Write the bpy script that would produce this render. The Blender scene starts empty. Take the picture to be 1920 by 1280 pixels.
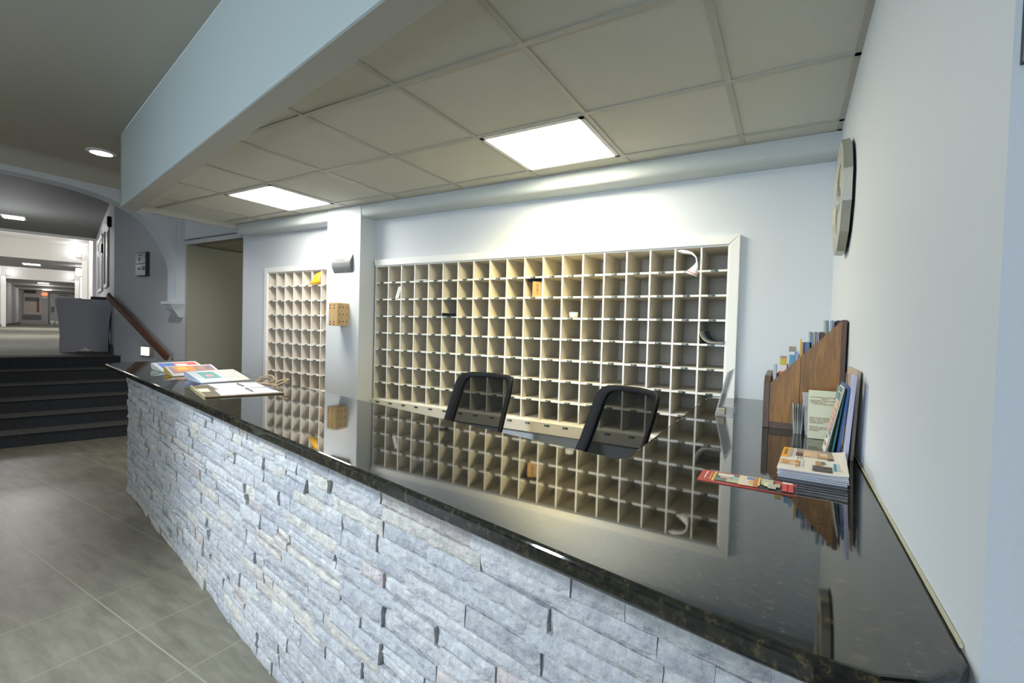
import bpy, bmesh, math, random
from mathutils import Vector, Matrix, noise
random.seed(7)
SC = bpy.context.scene
COL = SC.collection
PI = math.pi

# ------------------------------------------------------------------ materials
MATS = {}
def mat(name, col, rough=.6, metal=0., emit=None, es=0., bump=0., bscale=60., var=0., vscale=4., spec=.5, alpha=1.):
    if name in MATS: return MATS[name]
    m = bpy.data.materials.new(name); m.use_nodes = True; MATS[name] = m
    nt = m.node_tree; b = nt.nodes['Principled BSDF']
    b.inputs['Base Color'].default_value = (*col, 1)
    b.inputs['Roughness'].default_value = rough
    b.inputs['Metallic'].default_value = metal
    b.inputs['Specular IOR Level'].default_value = spec
    b.inputs['Alpha'].default_value = alpha
    if emit:
        b.inputs['Emission Color'].default_value = (*emit, 1); b.inputs['Emission Strength'].default_value = es
    if bump or var:
        tc = nt.nodes.new('ShaderNodeTexCoord')
    if var:
        n = nt.nodes.new('ShaderNodeTexNoise'); n.inputs['Scale'].default_value = vscale; n.inputs['Detail'].default_value = 6
        r = nt.nodes.new('ShaderNodeValToRGB')
        r.color_ramp.elements[0].color = (*[c*(1-var) for c in col], 1); r.color_ramp.elements[1].color = (*[min(1, c*(1+var)) for c in col], 1)
        r.color_ramp.elements[0].position = .3; r.color_ramp.elements[1].position = .7
        nt.links.new(tc.outputs['Object'], n.inputs['Vector']); nt.links.new(n.outputs['Fac'], r.inputs['Fac']); nt.links.new(r.outputs['Color'], b.inputs['Base Color'])
    if bump:
        n2 = nt.nodes.new('ShaderNodeTexNoise'); n2.inputs['Scale'].default_value = bscale; n2.inputs['Detail'].default_value = 4
        bp = nt.nodes.new('ShaderNodeBump'); bp.inputs['Strength'].default_value = bump; bp.inputs['Distance'].default_value = .01
        nt.links.new(tc.outputs['Object'], n2.inputs['Vector']); nt.links.new(n2.outputs['Fac'], bp.inputs['Height']); nt.links.new(bp.outputs['Normal'], b.inputs['Normal'])
    return m
def flat(c, rough=.55):
    c = tuple(round(v, 3) for v in c)
    return mat('print_%d_%d_%d' % tuple(int(v*1000) for v in c), c, rough)

WALL = mat('wall_paint', (.635, .675, .72), .7, bump=.08, bscale=120)
WALLC = mat('hall_paint', (.55, .55, .56), .75, bump=.08, bscale=120)
WHITE = mat('white_trim_paint', (.88, .88, .86), .5)
CUBBY = mat('cubby_paint_shaded', (.66, .62, .53), .6)  # cubby paint darkened, shade inside the cells put into the colour
CUBIN = mat('cubby_inside_shaded', (.55, .53, .49), .7)  # cell backs, recess shade mixed into the tone
CUBBYL = mat('cubby_paint_lit', (.78, .72, .64), .6)  # lit copy of the cubby tone, for the brightly lit small unit
CEILM = mat('lobby_ceiling_paint', (.45, .43, .36), .8, bump=.06, bscale=90)
TILEC = mat('ceiling_tile', (.56, .56, .50), .85, bump=.25, bscale=260, var=.05, vscale=300)
TBAR = mat('grid_bar', (.40, .39, .34), .5)
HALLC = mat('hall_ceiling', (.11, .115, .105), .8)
SOFF = mat('soffit_underside', (.45, .45, .41), .8)
OLIVE = mat('back_room_paint', (.36, .35, .27), .8)
BLACK = mat('black_plastic', (.005, .005, .006), .55, spec=.12)
DKFAB = mat('black_fabric', (.015, .015, .017), .9, bump=.3, bscale=400)
CHROME = mat('brushed_steel', (.55, .55, .54), .3, 1.)
SILVER = mat('satin_silver', (.46, .45, .38), .42, .6, var=.1, vscale=9)
PAPER = mat('white_paper', (.86, .86, .84), .6)
CREAM = mat('cream_card', (.80, .78, .55), .6)
BRASS = mat('brass', (.5, .38, .15), .35, 1.)
PANELE1 = mat('panel_glow_warm', (1, 1, .9), .5, emit=(1., .93, .70), es=36.)
PANELE2 = mat('panel_glow_white', (1, 1, 1), .5, emit=(1., .96, .86), es=38.)
GLOW = mat('lamp_glow', (1, 1, 1), .5, emit=(.95, .95, 1.), es=9.)
GLOWW = mat('warm_lamp_glow', (1, 1, 1), .5, emit=(1., .78, .5), es=3.)
def wood(name, c1, c2, sc=(6, 6, .7), rough=.4):
    m = mat(name, c1, rough); nt = m.node_tree; b = nt.nodes['Principled BSDF']
    tc = nt.nodes.new('ShaderNodeTexCoord'); mp = nt.nodes.new('ShaderNodeMapping'); mp.inputs['Scale'].default_value = sc
    n = nt.nodes.new('ShaderNodeTexNoise'); n.inputs['Scale'].default_value = 5; n.inputs['Detail'].default_value = 8; n.inputs['Distortion'].default_value = 1.2
    r = nt.nodes.new('ShaderNodeValToRGB'); r.color_ramp.elements[0].color = (*c1, 1); r.color_ramp.elements[1].color = (*c2, 1)
    r.color_ramp.elements[0].position = .35; r.color_ramp.elements[1].position = .68
    nt.links.new(tc.outputs['Object'], mp.inputs['Vector']); nt.links.new(mp.outputs['Vector'], n.inputs['Vector'])
    nt.links.new(n.outputs['Fac'], r.inputs['Fac']); nt.links.new(r.outputs['Color'], b.inputs['Base Color'])
    return m
RACKW = wood('rack_wood', (.19, .075, .012), (.36, .155, .028), (10, 10, 1.2))
RACKD = wood('rack_wood_dark', (.05, .022, .012), (.10, .045, .02), (10, 10, 1.2))
RAILW = wood('rail_wood', (.07, .022, .008), (.15, .055, .018), (1.5, 9, 9))
BOXW = wood('birch_block', (.50, .32, .13), (.62, .42, .19), (8, 8, 1))
LEATH = mat('brown_board', (.13, .09, .05), .55, var=.25, vscale=60)

def granite():
    m = mat('granite_black', (.02, .02, .02), .035); nt = m.node_tree; b = nt.nodes['Principled BSDF']
    tc = nt.nodes.new('ShaderNodeTexCoord')
    n = nt.nodes.new('ShaderNodeTexNoise'); n.inputs['Scale'].default_value = 75; n.inputs['Detail'].default_value = 6; n.inputs['Roughness'].default_value = .75
    r = nt.nodes.new('ShaderNodeValToRGB'); e = r.color_ramp.elements
    e[0].position = .42; e[0].color = (.004, .005, .005, 1); e[1].position = .74; e[1].color = (.13, .09, .036, 1)
    x = e.new(.56); x.color = (.018, .017, .011, 1)
    nt.links.new(tc.outputs['Object'], n.inputs['Vector']); nt.links.new(n.outputs['Fac'], r.inputs['Fac']); nt.links.new(r.outputs['Color'], b.inputs['Base Color'])
    b.inputs['IOR'].default_value = 1.68
    return m
GRAN = granite()

def stone_mat():
    m = mat('ledger_stone', (.5, .5, .5), .85); nt = m.node_tree; b = nt.nodes['Principled BSDF']
    at = nt.nodes.new('ShaderNodeVertexColor'); at.layer_name = 'tone'
    tc = nt.nodes.new('ShaderNodeTexCoord')
    n = nt.nodes.new('ShaderNodeTexNoise'); n.inputs['Scale'].default_value = 30; n.inputs['Detail'].default_value = 10; n.inputs['Roughness'].default_value = .75
    r = nt.nodes.new('ShaderNodeValToRGB'); r.color_ramp.elements[0].position = .3; r.color_ramp.elements[1].position = .72
    r.color_ramp.elements[0].color = (.52, .53, .58, 1); r.color_ramp.elements[1].color = (1.25, 1.21, 1.12, 1)
    mx = nt.nodes.new('ShaderNodeMix'); mx.data_type = 'RGBA'; mx.blend_type = 'MULTIPLY'; mx.inputs[0].default_value = 1
    nt.links.new(tc.outputs['Object'], n.inputs['Vector']); nt.links.new(n.outputs['Fac'], r.inputs['Fac'])
    nt.links.new(at.outputs['Color'], mx.inputs[6]); nt.links.new(r.outputs['Color'], mx.inputs[7]); nt.links.new(mx.outputs[2], b.inputs['Base Color'])
    n2 = nt.nodes.new('ShaderNodeTexNoise'); n2.inputs['Scale'].default_value = 70; n2.inputs['Detail'].default_value = 8
    bp = nt.nodes.new('ShaderNodeBump'); bp.inputs['Strength'].default_value = .8; bp.inputs['Distance'].default_value = .008
    nt.links.new(tc.outputs['Object'], n2.inputs['Vector']); nt.links.new(n2.outputs['Fac'], bp.inputs['Height']); nt.links.new(bp.outputs['Normal'], b.inputs['Normal'])
    b.inputs['Specular IOR Level'].default_value = .2
    return m
STONE = stone_mat()

def floor_mat():
    m = mat('floor_tile', (.3, .3, .3), .42); nt = m.node_tree; b = nt.nodes['Principled BSDF']
    tc = nt.nodes.new('ShaderNodeTexCoord'); sp = nt.nodes.new('ShaderNodeSeparateXYZ'); nt.links.new(tc.outputs['Object'], sp.inputs[0])
    def M(op, a, bb=None, c=None):
        nd = nt.nodes.new('ShaderNodeMath'); nd.operation = op
        for i, v in enumerate((a, bb, c)):
            if v is None: continue
            if isinstance(v, (int, float)): nd.inputs[i].default_value = v
            else: nt.links.new(v, nd.inputs[i])
        return nd.outputs[0]
    TX, TY = .9154, .4775
    # rows along X, every second joint staggered
    v = M('DIVIDE', M('ADD', sp.outputs['Y'], 1.955 + 20*TY), TY)
    row = M('FLOOR', v)
    fv = M('FRACT', v)
    off = M('MULTIPLY', M('MODULO', row, 2.), .5)
    u = M('ADD', M('DIVIDE', M('SUBTRACT', sp.outputs['X'], .584 - 20*TX), TX), off)
    fu = M('FRACT', M('MULTIPLY', u, 2.))
    du = M('MULTIPLY', M('SUBTRACT', .5, M('ABSOLUTE', M('SUBTRACT', fu, .5))), TX/2)
    dv = M('MULTIPLY', M('SUBTRACT', .5, M('ABSOLUTE', M('SUBTRACT', fv, .5))), TY)
    d = M('MINIMUM', M('ADD', du, .0012), dv)
    g = M('LESS_THAN', d, .0035)
    mp = nt.nodes.new('ShaderNodeMapping'); mp.inputs['Scale'].default_value = (1.2, 5, 1); mp.inputs['Rotation'].default_value = (0, 0, .3)
    nt.links.new(tc.outputs['Object'], mp.inputs['Vector'])
    n = nt.nodes.new('ShaderNodeTexNoise'); n.inputs['Scale'].default_value = 3; n.inputs['Detail'].default_value = 10; n.inputs['Roughness'].default_value = .65
    nt.links.new(mp.outputs['Vector'], n.inputs['Vector'])
    r = nt.nodes.new('ShaderNodeValToRGB'); r.color_ramp.elements[0].position = .3; r.color_ramp.elements[1].position = .75
    r.color_ramp.elements[0].color = (.115, .105, .074, 1); r.color_ramp.elements[1].color = (.25, .23, .17, 1)
    nt.links.new(n.outputs['Fac'], r.inputs['Fac'])
    mx = nt.nodes.new('ShaderNodeMix'); mx.data_type = 'RGBA'; nt.links.new(g, mx.inputs[0]); nt.links.new(r.outputs['Color'], mx.inputs[6]); mx.inputs[7].default_value = (.30, .275, .205, 1)
    nt.links.new(mx.outputs[2], b.inputs['Base Color'])
    bp = nt.nodes.new('ShaderNodeBump'); bp.inputs['Strength'].default_value = .4; bp.inputs['Distance'].default_value = .003
    nt.links.new(M('SUBTRACT', n.outputs['Fac'], M('MULTIPLY', g, .6)), bp.inputs['Height']); nt.links.new(bp.outputs['Normal'], b.inputs['Normal'])
    return m
FLOOR = floor_mat()
CARPET = mat('stair_carpet', (.020, .022, .026), .95, bump=.5, bscale=500, var=.5, vscale=90)
NOSE = mat('stair_carpet_tread', (.075, .074, .066), .95, bump=.5, bscale=500, var=.3, vscale=90)  # lighter tone on tread tops and nosings
HFLOOR = mat('hall_carpet', (.14, .14, .11), .9, var=.25, vscale=3)
def mesh_fabric():
    m = mat('chair_mesh', (.006, .007, .006), .9, spec=.05); nt = m.node_tree; b = nt.nodes['Principled BSDF']
    tr = nt.nodes.new('ShaderNodeBsdfTransparent'); mx = nt.nodes.new('ShaderNodeMixShader'); out = nt.nodes['Material Output']
    mx.inputs[0].default_value = .90
    nt.links.new(tr.outputs[0], mx.inputs[1]); nt.links.new(b.outputs[0], mx.inputs[2]); nt.links.new(mx.outputs[0], out.inputs['Surface'])
    return m
MESHF = mesh_fabric()
def acrylic():
    m = mat('clear_acrylic', (.9, .92, .92), .04); nt = m.node_tree; b = nt.nodes['Principled BSDF']
    tr = nt.nodes.new('ShaderNodeBsdfTransparent'); mx = nt.nodes.new('ShaderNodeMixShader'); out = nt.nodes['Material Output']
    mx.inputs[0].default_value = .35; tr.inputs[0].default_value = (.93, .95, .95, 1)
    nt.links.new(tr.outputs[0], mx.inputs[1]); nt.links.new(b.outputs[0], mx.inputs[2]); nt.links.new(mx.outputs[0], out.inputs['Surface'])
    return m
ACRY = acrylic()

# ------------------------------------------------------------------ builders
def wloc(o):
    v = Vector((0, 0, 0))
    while o is not None:
        v += o.location; o = o.parent
    return v
class B:
    def __init__(s): s.v = []; s.f = []; s.m = []
    def add(s, vs, fs, mi=0):
        k = len(s.v); s.v += [Vector(v) for v in vs]; s.f += [tuple(i+k for i in f) for f in fs]; s.m += [mi]*len(fs); return s
    def box(s, x0, x1, y0, y1, z0, z1, mi=0):
        return s.add([(x0,y0,z0),(x1,y0,z0),(x1,y1,z0),(x0,y1,z0),(x0,y0,z1),(x1,y0,z1),(x1,y1,z1),(x0,y1,z1)],
                     [(3,2,1,0),(4,5,6,7),(0,1,5,4),(1,2,6,5),(2,3,7,6),(3,0,4,7)], mi)
    def obox(s, c, ax, ay, az, mi=0):   # half-axis vectors
        c, ax, ay, az = map(Vector, (c, ax, ay, az))
        vs = [c+sx*ax+sy*ay+sz*az for sz in (-1,1) for sx,sy in ((-1,-1),(1,-1),(1,1),(-1,1))]
        return s.add(vs, [(3,2,1,0),(4,5,6,7),(0,1,5,4),(1,2,6,5),(2,3,7,6),(3,0,4,7)], mi)
    def prism(s, poly, z0, z1, mi=0):
        n = len(poly)
        vs = [(x,y,z0) for x,y in poly]+[(x,y,z1) for x,y in poly]
        return s.add(vs, [tuple(range(n-1,-1,-1)), tuple(range(n,2*n))]+[(i,(i+1)%n,n+(i+1)%n,n+i) for i in range(n)], mi)
    def prism_axis(s, poly, a0, a1, axis, mi=0):  # poly in the other two axes
        n = len(poly)
        f = (lambda p,a: (a,p[0],p[1])) if axis == 'x' else (lambda p,a: (p[0],a,p[1]))
        vs = [f(p,a0) for p in poly]+[f(p,a1) for p in poly]
        return s.add(vs, [tuple(range(n-1,-1,-1)), tuple(range(n,2*n))]+[(i,(i+1)%n,n+(i+1)%n,n+i) for i in range(n)], mi)
    def tube(s, path, r, n=10, mi=0, cap=True):
        path = [Vector(p) for p in path]; rs = r if isinstance(r, (list,tuple)) else [r]*len(path)
        k = len(s.v); rings = []
        up = Vector((0,0,1))
        for i,p in enumerate(path):
            t = (path[min(i+1,len(path)-1)]-path[max(i-1,0)]).normalized()
            a = t.cross(up)
            if a.length < 1e-3: a = t.cross(Vector((1,0,0)))
            a.normalize(); b2 = t.cross(a)
            rings.append([p+rs[i]*(math.cos(2*PI*j/n)*a+math.sin(2*PI*j/n)*b2) for j in range(n)])
        vs = [v for rr in rings for v in rr]
        fs = [(i*n+j, i*n+(j+1)%n, (i+1)*n+(j+1)%n, (i+1)*n+j) for i in range(len(path)-1) for j in range(n)]
        if cap: fs += [tuple(range(n-1,-1,-1)), tuple((len(path)-1)*n+j for j in range(n))]
        return s.add(vs, fs, mi)
    def lathe(s, prof, c=(0,0,0), axis='z', n=24, mi=0):  # prof (r,h)
        c = Vector(c); vs = []
        for r,h in prof:
            for j in range(n):
                a = 2*PI*j/n; x,y = r*math.cos(a), r*math.sin(a)
                vs.append(c+Vector((x,y,h) if axis=='z' else ((h,x,y) if axis=='x' else (x,h,y))))
        fs = [(i*n+j, i*n+(j+1)%n, (i+1)*n+(j+1)%n, (i+1)*n+j) for i in range(len(prof)-1) for j in range(n)]
        fs += [tuple(range(n-1,-1,-1)), tuple((len(prof)-1)*n+j for j in range(n))]
        return s.add(vs, fs, mi)
    def build(s, name, mats, parent=None, loc=None, smooth=False, bevel=0., world=True):
        """verts are world coordinates (or local when world=False)"""
        if not isinstance(mats, (list,tuple)): mats = [mats]
        org = Vector((0,0,0))
        if world:
            org = wloc(parent) if parent else Vector((0,0,0))
            if loc is not None: org = org + Vector(loc) if not parent else Vector(loc)
        me = bpy.data.meshes.new(name)
        me.from_pydata([v-org for v in s.v], [], s.f)
        for m in mats: me.materials.append(m)
        me.polygons.foreach_set('material_index', s.m)
        bm = bmesh.new(); bm.from_mesh(me); bmesh.ops.recalc_face_normals(bm, faces=bm.faces); bm.to_mesh(me); bm.free()
        if smooth:
            me.polygons.foreach_set('use_smooth', [True]*len(me.polygons))
        me.update()
        o = bpy.data.objects.new(name, me); COL.objects.link(o)
        if parent:
            o.parent = parent
            if loc is not None: o.location = Vector(loc) - wloc(parent)
        elif loc is not None: o.location = loc
        if bevel:
            bv = o.modifiers.new('bevel', 'BEVEL'); bv.width = bevel; bv.segments = 2; bv.limit_method = 'ANGLE'; bv.angle_limit = .6
        if smooth and not bevel:
            try: me.set_sharp_from_angle(angle=.7)
            except Exception: pass
        return o
def tag(o, label=None, cat=None, group=None, kind=None):
    if label: o['label'] = label
    if cat: o['category'] = cat
    if group: o['group'] = group
    if kind: o['kind'] = kind
    return o
def thing(name, label, cat, loc, rz=0, group=None):
    o = bpy.data.objects.new(name, None); COL.objects.link(o); o.location = loc; o.rotation_euler = (0,0,rz); o.empty_display_size = .05
    return tag(o, label, cat, group)
def struct(o): o['kind'] = 'structure'; return o
def dup(o, parent=None):
    c = o.copy(); COL.objects.link(c)
    if parent: c.parent = parent
    for ch in list(o.children): dup(ch, c)
    return c
def text(name, body, size, mt, parent, M, align='CENTER'):
    cu = bpy.data.curves.new(name, 'FONT'); cu.body = body; cu.size = size; cu.align_x = align; cu.align_y = 'CENTER'; cu.extrude = .0002
    cu.materials.append(mt)
    t = bpy.data.objects.new(name+'_tmp', cu); COL.objects.link(t); bpy.context.view_layer.update()
    me = bpy.data.meshes.new_from_object(t.evaluated_get(bpy.context.evaluated_depsgraph_get())); me.name = name
    bpy.data.objects.remove(t); bpy.data.curves.remove(cu)
    o = bpy.data.objects.new(name, me); COL.objects.link(o); o.parent = parent; o.matrix_local = M; return o
def frame_m(o, ex, ey):
    ex = Vector(ex).normalized(); ey = Vector(ey).normalized(); ez = ex.cross(ey)
    return Matrix(((ex.x,ey.x,ez.x,o[0]),(ex.y,ey.y,ez.y,o[1]),(ex.z,ey.z,ez.z,o[2]),(0,0,0,1)))
def patches(name, parent, o, eu, ev, lst, lift=.0004):
    """printed areas on a sheet: (u0,v0,u1,v1,colour) in fractions of the sheet; o, eu, ev in world coordinates"""
    o, eu, ev = Vector(o), Vector(eu), Vector(ev); nn = eu.cross(ev).normalized(); b = B(); ms = []
    for i, p in enumerate(lst):
        u0,v0,u1,v1,c = p
        k = nn*(lift*(1+.35*i)); mt = flat(c)
        if mt not in ms: ms.append(mt)
        b.add([o+eu*u0+ev*v0+k, o+eu*u1+ev*v0+k, o+eu*u1+ev*v1+k, o+eu*u0+ev*v1+k], [(0,1,2,3)], ms.index(mt))
    return b.build(name, ms, parent)

# ------------------------------------------------------------------ camera
cam = bpy.data.cameras.new('camera'); co = bpy.data.objects.new('camera', cam); COL.objects.link(co)
cam.sensor_width = 36; cam.lens = 16.572; cam.clip_start = .05; cam.clip_end = 200
from math import sin, cos
def rotm(r):
    t = math.sqrt(sum(v*v for v in r)); k = [v/t for v in r]
    K = Matrix(((0,-k[2],k[1]),(k[2],0,-k[0]),(-k[1],k[0],0)))
    return Matrix.Identity(3) + K*sin(t) + (K@K)*(1-cos(t))
Rc = rotm((.0174,.53,.0334)) @ Matrix(((1,0,0),(0,0,-1),(0,1,0)))
CAM = Vector((3.1029,-2.9359,1.421))
co.matrix_world = Matrix(((Rc[0][0],-Rc[1][0],-Rc[2][0],CAM.x),(Rc[0][1],-Rc[1][1],-Rc[2][1],CAM.y),(Rc[0][2],-Rc[1][2],-Rc[2][2],CAM.z),(0,0,0,1)))
SC.camera = co

# ------------------------------------------------------------------ setting: office bay
XR = 3.29                       # right wall plane
def fasc(x): return -1.152-.2025*(x+1.793)      # front line of the dropped soffit
ZL = 3.0                        # lobby ceiling height
ZG = 2.435                      # tile grid height
struct(B().box(-9, 6, -7.6, 3.2, -.1, 0).build('floor', FLOOR))
# back wall with its openings
b = B(); y0, y1 = .02, .17
b.box(-2.05,-1.6,y0,y1,0,ZL); b.box(-1.6,-.40,y0,y1,0,.72); b.box(-1.6,-.40,y0,y1,1.985,ZL)
b.box(-.40,-.03,y0,y1,0,ZL); b.box(-.03,2.85,y0,y1,0,.70); b.box(-.03,2.85,y0,y1,1.99,ZL); b.box(2.85,XR,y0,y1,0,ZL)
b.box(-3.29,-2.05,y0,y1,2.40,ZL)
struct(b.build('wall_back', WALL))
struct(B().box(-5.3,-3.29,.03,.17,0,3.35).build('wall_stair_side', WALLC))
struct(B().box(-.447,-.03,-.155,.02,0,ZG).build('wall_pillar', WALL))
# bulkhead along the back of the tile ceiling, lower edge rounded
pr = [(-.15,ZG+.02),(-.15,2.365),(-.146,2.35),(-.135,2.34),(-.12,2.336),(.02,2.336),(.02,ZG+.02)]
struct(B().prism_axis(pr,-1.87,-.447,'x').prism_axis(pr,-.03,XR,'x').prism_axis([(-.15,ZG+.02),(-.15,2.42),(.02,2.42),(.02,ZG+.02)],-.447,-.03,'x').build('trim_1', mat('bulkhead_paint_dimmed', (.50,.55,.55), .7), smooth=True))  # wall paint in a darker copy, dimmer light put into its colour
# right wall and the return that faces the lobby
struct(B().box(XR,XR+.15,-2.26,.17,0,ZL).build('wall_right', WALL))
struct(B().box(XR+.15,5,-2.26,-2.14,0,ZL).build('wall_right_return', WALL))
# tile ceiling
poly = [(-1.86,-.15),(XR,-.15),(XR,fasc(XR)+.1),(-1.86,fasc(-1.86)+.1)]
struct(B().prism(poly[::-1], ZG, ZG+.03).build('ceiling_tiles', TILEC))
b = B()
yfront = lambda x: fasc(x)+.1
def barx(y):            # bar along X at y, from where the soffit starts to the right wall
    xs = max(-1.86, -1.793+(-(y-.1)-1.152)/.2025) if y < yfront(-1.86) else -1.86
    b.box(xs,XR,y-.012,y+.012,ZG-.006,ZG+.001)
for y in (-.279,-.868,-1.464,-2.065): barx(y)
for i in range(-1,7):
    x = -.7989+.6096*i
    if i == -1: x = -1.41
    b.box(x-.012,x+.012,yfront(x),-.15,ZG-.0055,ZG+.001)
b.box(-1.86,XR,-.168,-.15,ZG-.006,ZG+.001); b.box(XR-.02,XR,yfront(XR),-.15,ZG-.006,ZG+.001)
struct(b.build('ceiling_grid', TBAR))
# soffit: front fascia and left return
p0, p1 = (-1.9,fasc(-1.9)), (XR,fasc(XR))
struct(B().prism([p0,p1,(p1[0],p1[1]+.12),(-1.9,p0[1]+.12)],2.38,ZL).build('wall_fascia', mat('fascia_paint_dimmed', (.50,.58,.58), .7), bevel=.006))  # same paint as the walls, darkened to stand for weaker light
struct(B().prism([p0,(-1.86,fasc(-1.86)),(-1.86,.02),(-1.9,.02)],2.38,ZL).build('wall_fascia_left', SOFF))
struct(B().prism([(p0[0],p0[1]+.008),(p1[0],p1[1]+.008),(p1[0],p1[1]+.125),(p0[0],p0[1]+.125)],2.378,2.3805).build('trim_2', SOFF))
# lobby ceiling, rear and far walls (behind the camera)
struct(B().prism([(-3.33,-7.6),(5.1,-7.6),(5.1,-2.2),(XR,fasc(XR)),(-1.9,fasc(-1.9)),(-1.9,.17),(-3.33,.17)],ZL,ZL+.06).build('ceiling_lobby', CEILM))
b = B(); b.box(-3.33,-1.2,-7.6,-7.45,0,ZL); b.box(2.6,5.1,-7.6,-7.45,0,ZL); b.box(-1.2,2.6,-7.6,-7.45,0,.5); b.box(-1.2,2.6,-7.6,-7.45,2.5,ZL)
struct(b.build('wall_rear', WALL))
struct(B().box(5,5.1,-7.6,-2.14,0,ZL).build('wall_far_right', WALL))
b = B(); b.box(-1.2,2.6,-7.56,-7.5,.5,.56); b.box(-1.2,2.6,-7.56,-7.5,2.44,2.5)
for x in (-1.2,.03,1.3,2.54): b.box(x,x+.06,-7.56,-7.5,.5,2.5)
w = struct(b.build('window_1', WHITE))
# arch wall
cv = [(-.06,1.65),(-.06,2.0),(-.085,2.13),(-.145,2.28),(-.23,2.43),(-.33,2.55),(-.44,2.63),(-.60,2.70),(-.85,2.76),(-1.1,2.788),(-1.35,2.795)]
from math import atan2
def smooth_curve(P, n=4):
    out = []
    for i in range(len(P)-1):
        a = P[max(i-1,0)]; p = P[i]; q = P[i+1]; d = P[min(i+2,len(P)-1)]
        for k in range(n):
            t = k/n; t2 = t*t; t3 = t2*t
            out.append(tuple(.5*(2*p[j]+(q[j]-a[j])*t+(2*a[j]-5*p[j]+4*q[j]-d[j])*t2+(3*p[j]-a[j]-3*q[j]+d[j])*t3) for j in (0,1)))
    return out+[P[-1]]
cs = smooth_curve(cv)
cs = cs+[(-2.7-y,z) for y,z in cs[-2::-1]]
vs = []; fs = []; XA0, XA1 = -3.53, -3.33; ZT = 3.35
for y,z in cs: vs += [(XA1,y,z),(XA1,y,ZT),(XA0,y,z),(XA0,y,ZT)]
for i in range(len(cs)-1):
    a = 4*i; c = a+4
    fs += [(a,c,c+1,a+1),(a+2,a+3,c+3,c+2),(a,a+2,c+2,c)]
b = B().add(vs,fs); b.box(XA0,XA1,-.0601,.03,1.65,ZT); b.box(XA0,XA1,-7.6,-2.67,0,ZT)
struct(b.build('wall_arch', WALL, smooth=True))
# cove between arch wall and lobby ceiling
r = .16; pf = [(XA1-.001,ZL+.001),(XA1-.001,ZL-r)]+[(XA1+r-r*cos(a),ZL-r+r*sin(a)) for a in [PI/2*k/8 for k in range(1,8)]]+[(XA1+r,ZL)]
struct(B().prism_axis(pf,-7.45,.02,'y').build('trim_3', CEILM, smooth=True))
# doorway to the back room: header track and the room behind
b = B(); b.box(-3.25,-2.05,-.004,.03,2.34,2.40); b.box(-3.25,-2.05,-.012,.0,2.395,2.41); b.box(-2.79,-2.775,-.014,.0,2.345,2.40); b.box(-2.11,-2.05,-.014,.0,2.345,2.405)
struct(b.build('door_1', WALLC))
B().box(-3.24,-2.80,-.0165,-.0115,2.388,2.394).box(-2.77,-2.12,-.0165,-.0115,2.388,2.394).build('trim_6', BLACK)['kind'] = 'structure'
b = B(); b.box(-3.29,-3.25,.03,3.2,0,2.345); b.box(-3.38,-3.29,.18,3.2,0,2.45); b.box(-3.25,-1.9,3.1,3.2,0,2.45)
b.box(-1.9,-1.8,.5,3.2,0,2.45)
struct(b.build('wall_back_room', OLIVE)); struct(B().box(-3.38,-1.8,.17,3.2,2.36,2.42).build('ceiling_back_room', OLIVE))

# ------------------------------------------------------------------ setting: stairs, hall and corridor
D = Vector((-.961,.278,0)).normalized(); N = Vector((-D.y,D.x,0)); N = Vector((-.278,-.961,0)).normalized()   # N points to the left of the corridor
O = Vector((-5.25,.03,.9)); P0 = Vector((-3.82,-.404,0))
def L(s,t,z): v = O+D*s+N*t; return (v.x,v.y,z)
def lbox(b,s0,s1,t0,t1,z0,z1,mi=0):
    c = [L(s0,t0,z0),L(s1,t0,z0),L(s1,t1,z0),L(s0,t1,z0)]; e = [(x,y,z1) for x,y,_ in c]
    return b.add(c+e,[(3,2,1,0),(4,5,6,7),(0,1,5,4),(1,2,6,5),(2,3,7,6),(3,0,4,7)],mi)
stair = tag(bpy.data.objects.new('staircase',None), kind='structure'); COL.objects.link(stair); stair.location = (-4.3,-.8,0)
for k in range(6):
    z = .15*(k+1); a = P0+D*(.265*k); e = a+D*(.265 if k < 5 else .35)
    def hit(p): t = (.028-p.y)/(-N.y); return p-N*t
    ar, er = hit(a), hit(e); al, el = a+N*3.4, e+N*3.4
    st = B()
    st.prism([(ar.x,ar.y),(al.x,al.y),(el.x,el.y),(er.x,er.y)], max(0,z-.15) if k else 0, z-.012)
    ar2, al2 = hit(a-D*.02), al-D*.02
    st.prism([(ar2.x,ar2.y),(al2.x,al2.y),(el.x,el.y),(er.x,er.y)], z-.012, z, 1)
    st.build('step',[CARPET,NOSE],stair)
S6 = 6.15
b = B(); lbox(b,.03,38,-.12,4.2,.80,.899)
struct(b.build('floor_hall', HFLOOR))
b = B(); lbox(b,0,S6,-.12,0,.8,3.35); lbox(b,S6,37.2,-.12,0,.8,4.0); lbox(b,S6,37.2,2.72,2.84,.8,4.0); lbox(b,-1.6,S6,4.0,4.12,0,3.35); lbox(b,S6,S6+.12,2.72,4.1,.8,4.0)
struct(b.build('wall_corridor', WALLC))
b = B(); lbox(b,37,37.2,-.1,2.84,.8,4.0); struct(b.build('wall_corridor_end', mat('end_wall_paint',(.42,.43,.43),.7)))
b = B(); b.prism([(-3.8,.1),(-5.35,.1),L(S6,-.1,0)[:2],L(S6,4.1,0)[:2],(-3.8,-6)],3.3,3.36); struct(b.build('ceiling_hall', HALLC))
b = B(); lbox(b,S6,12,-.1,2.84,3.78,3.84); lbox(b,16,24,-.1,2.84,3.9,3.96); struct(b.build('ceiling_corridor', WHITE))
b = B(); lbox(b,12,16,0,2.72,3.2,3.9); lbox(b,24,37,0,2.72,3.2,3.9); lbox(b,S6,S6+.1,0,2.72,3.34,3.84)
struct(b.build('wall_corridor_header', mat('header_paint',(.46,.45,.43),.7)))
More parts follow.
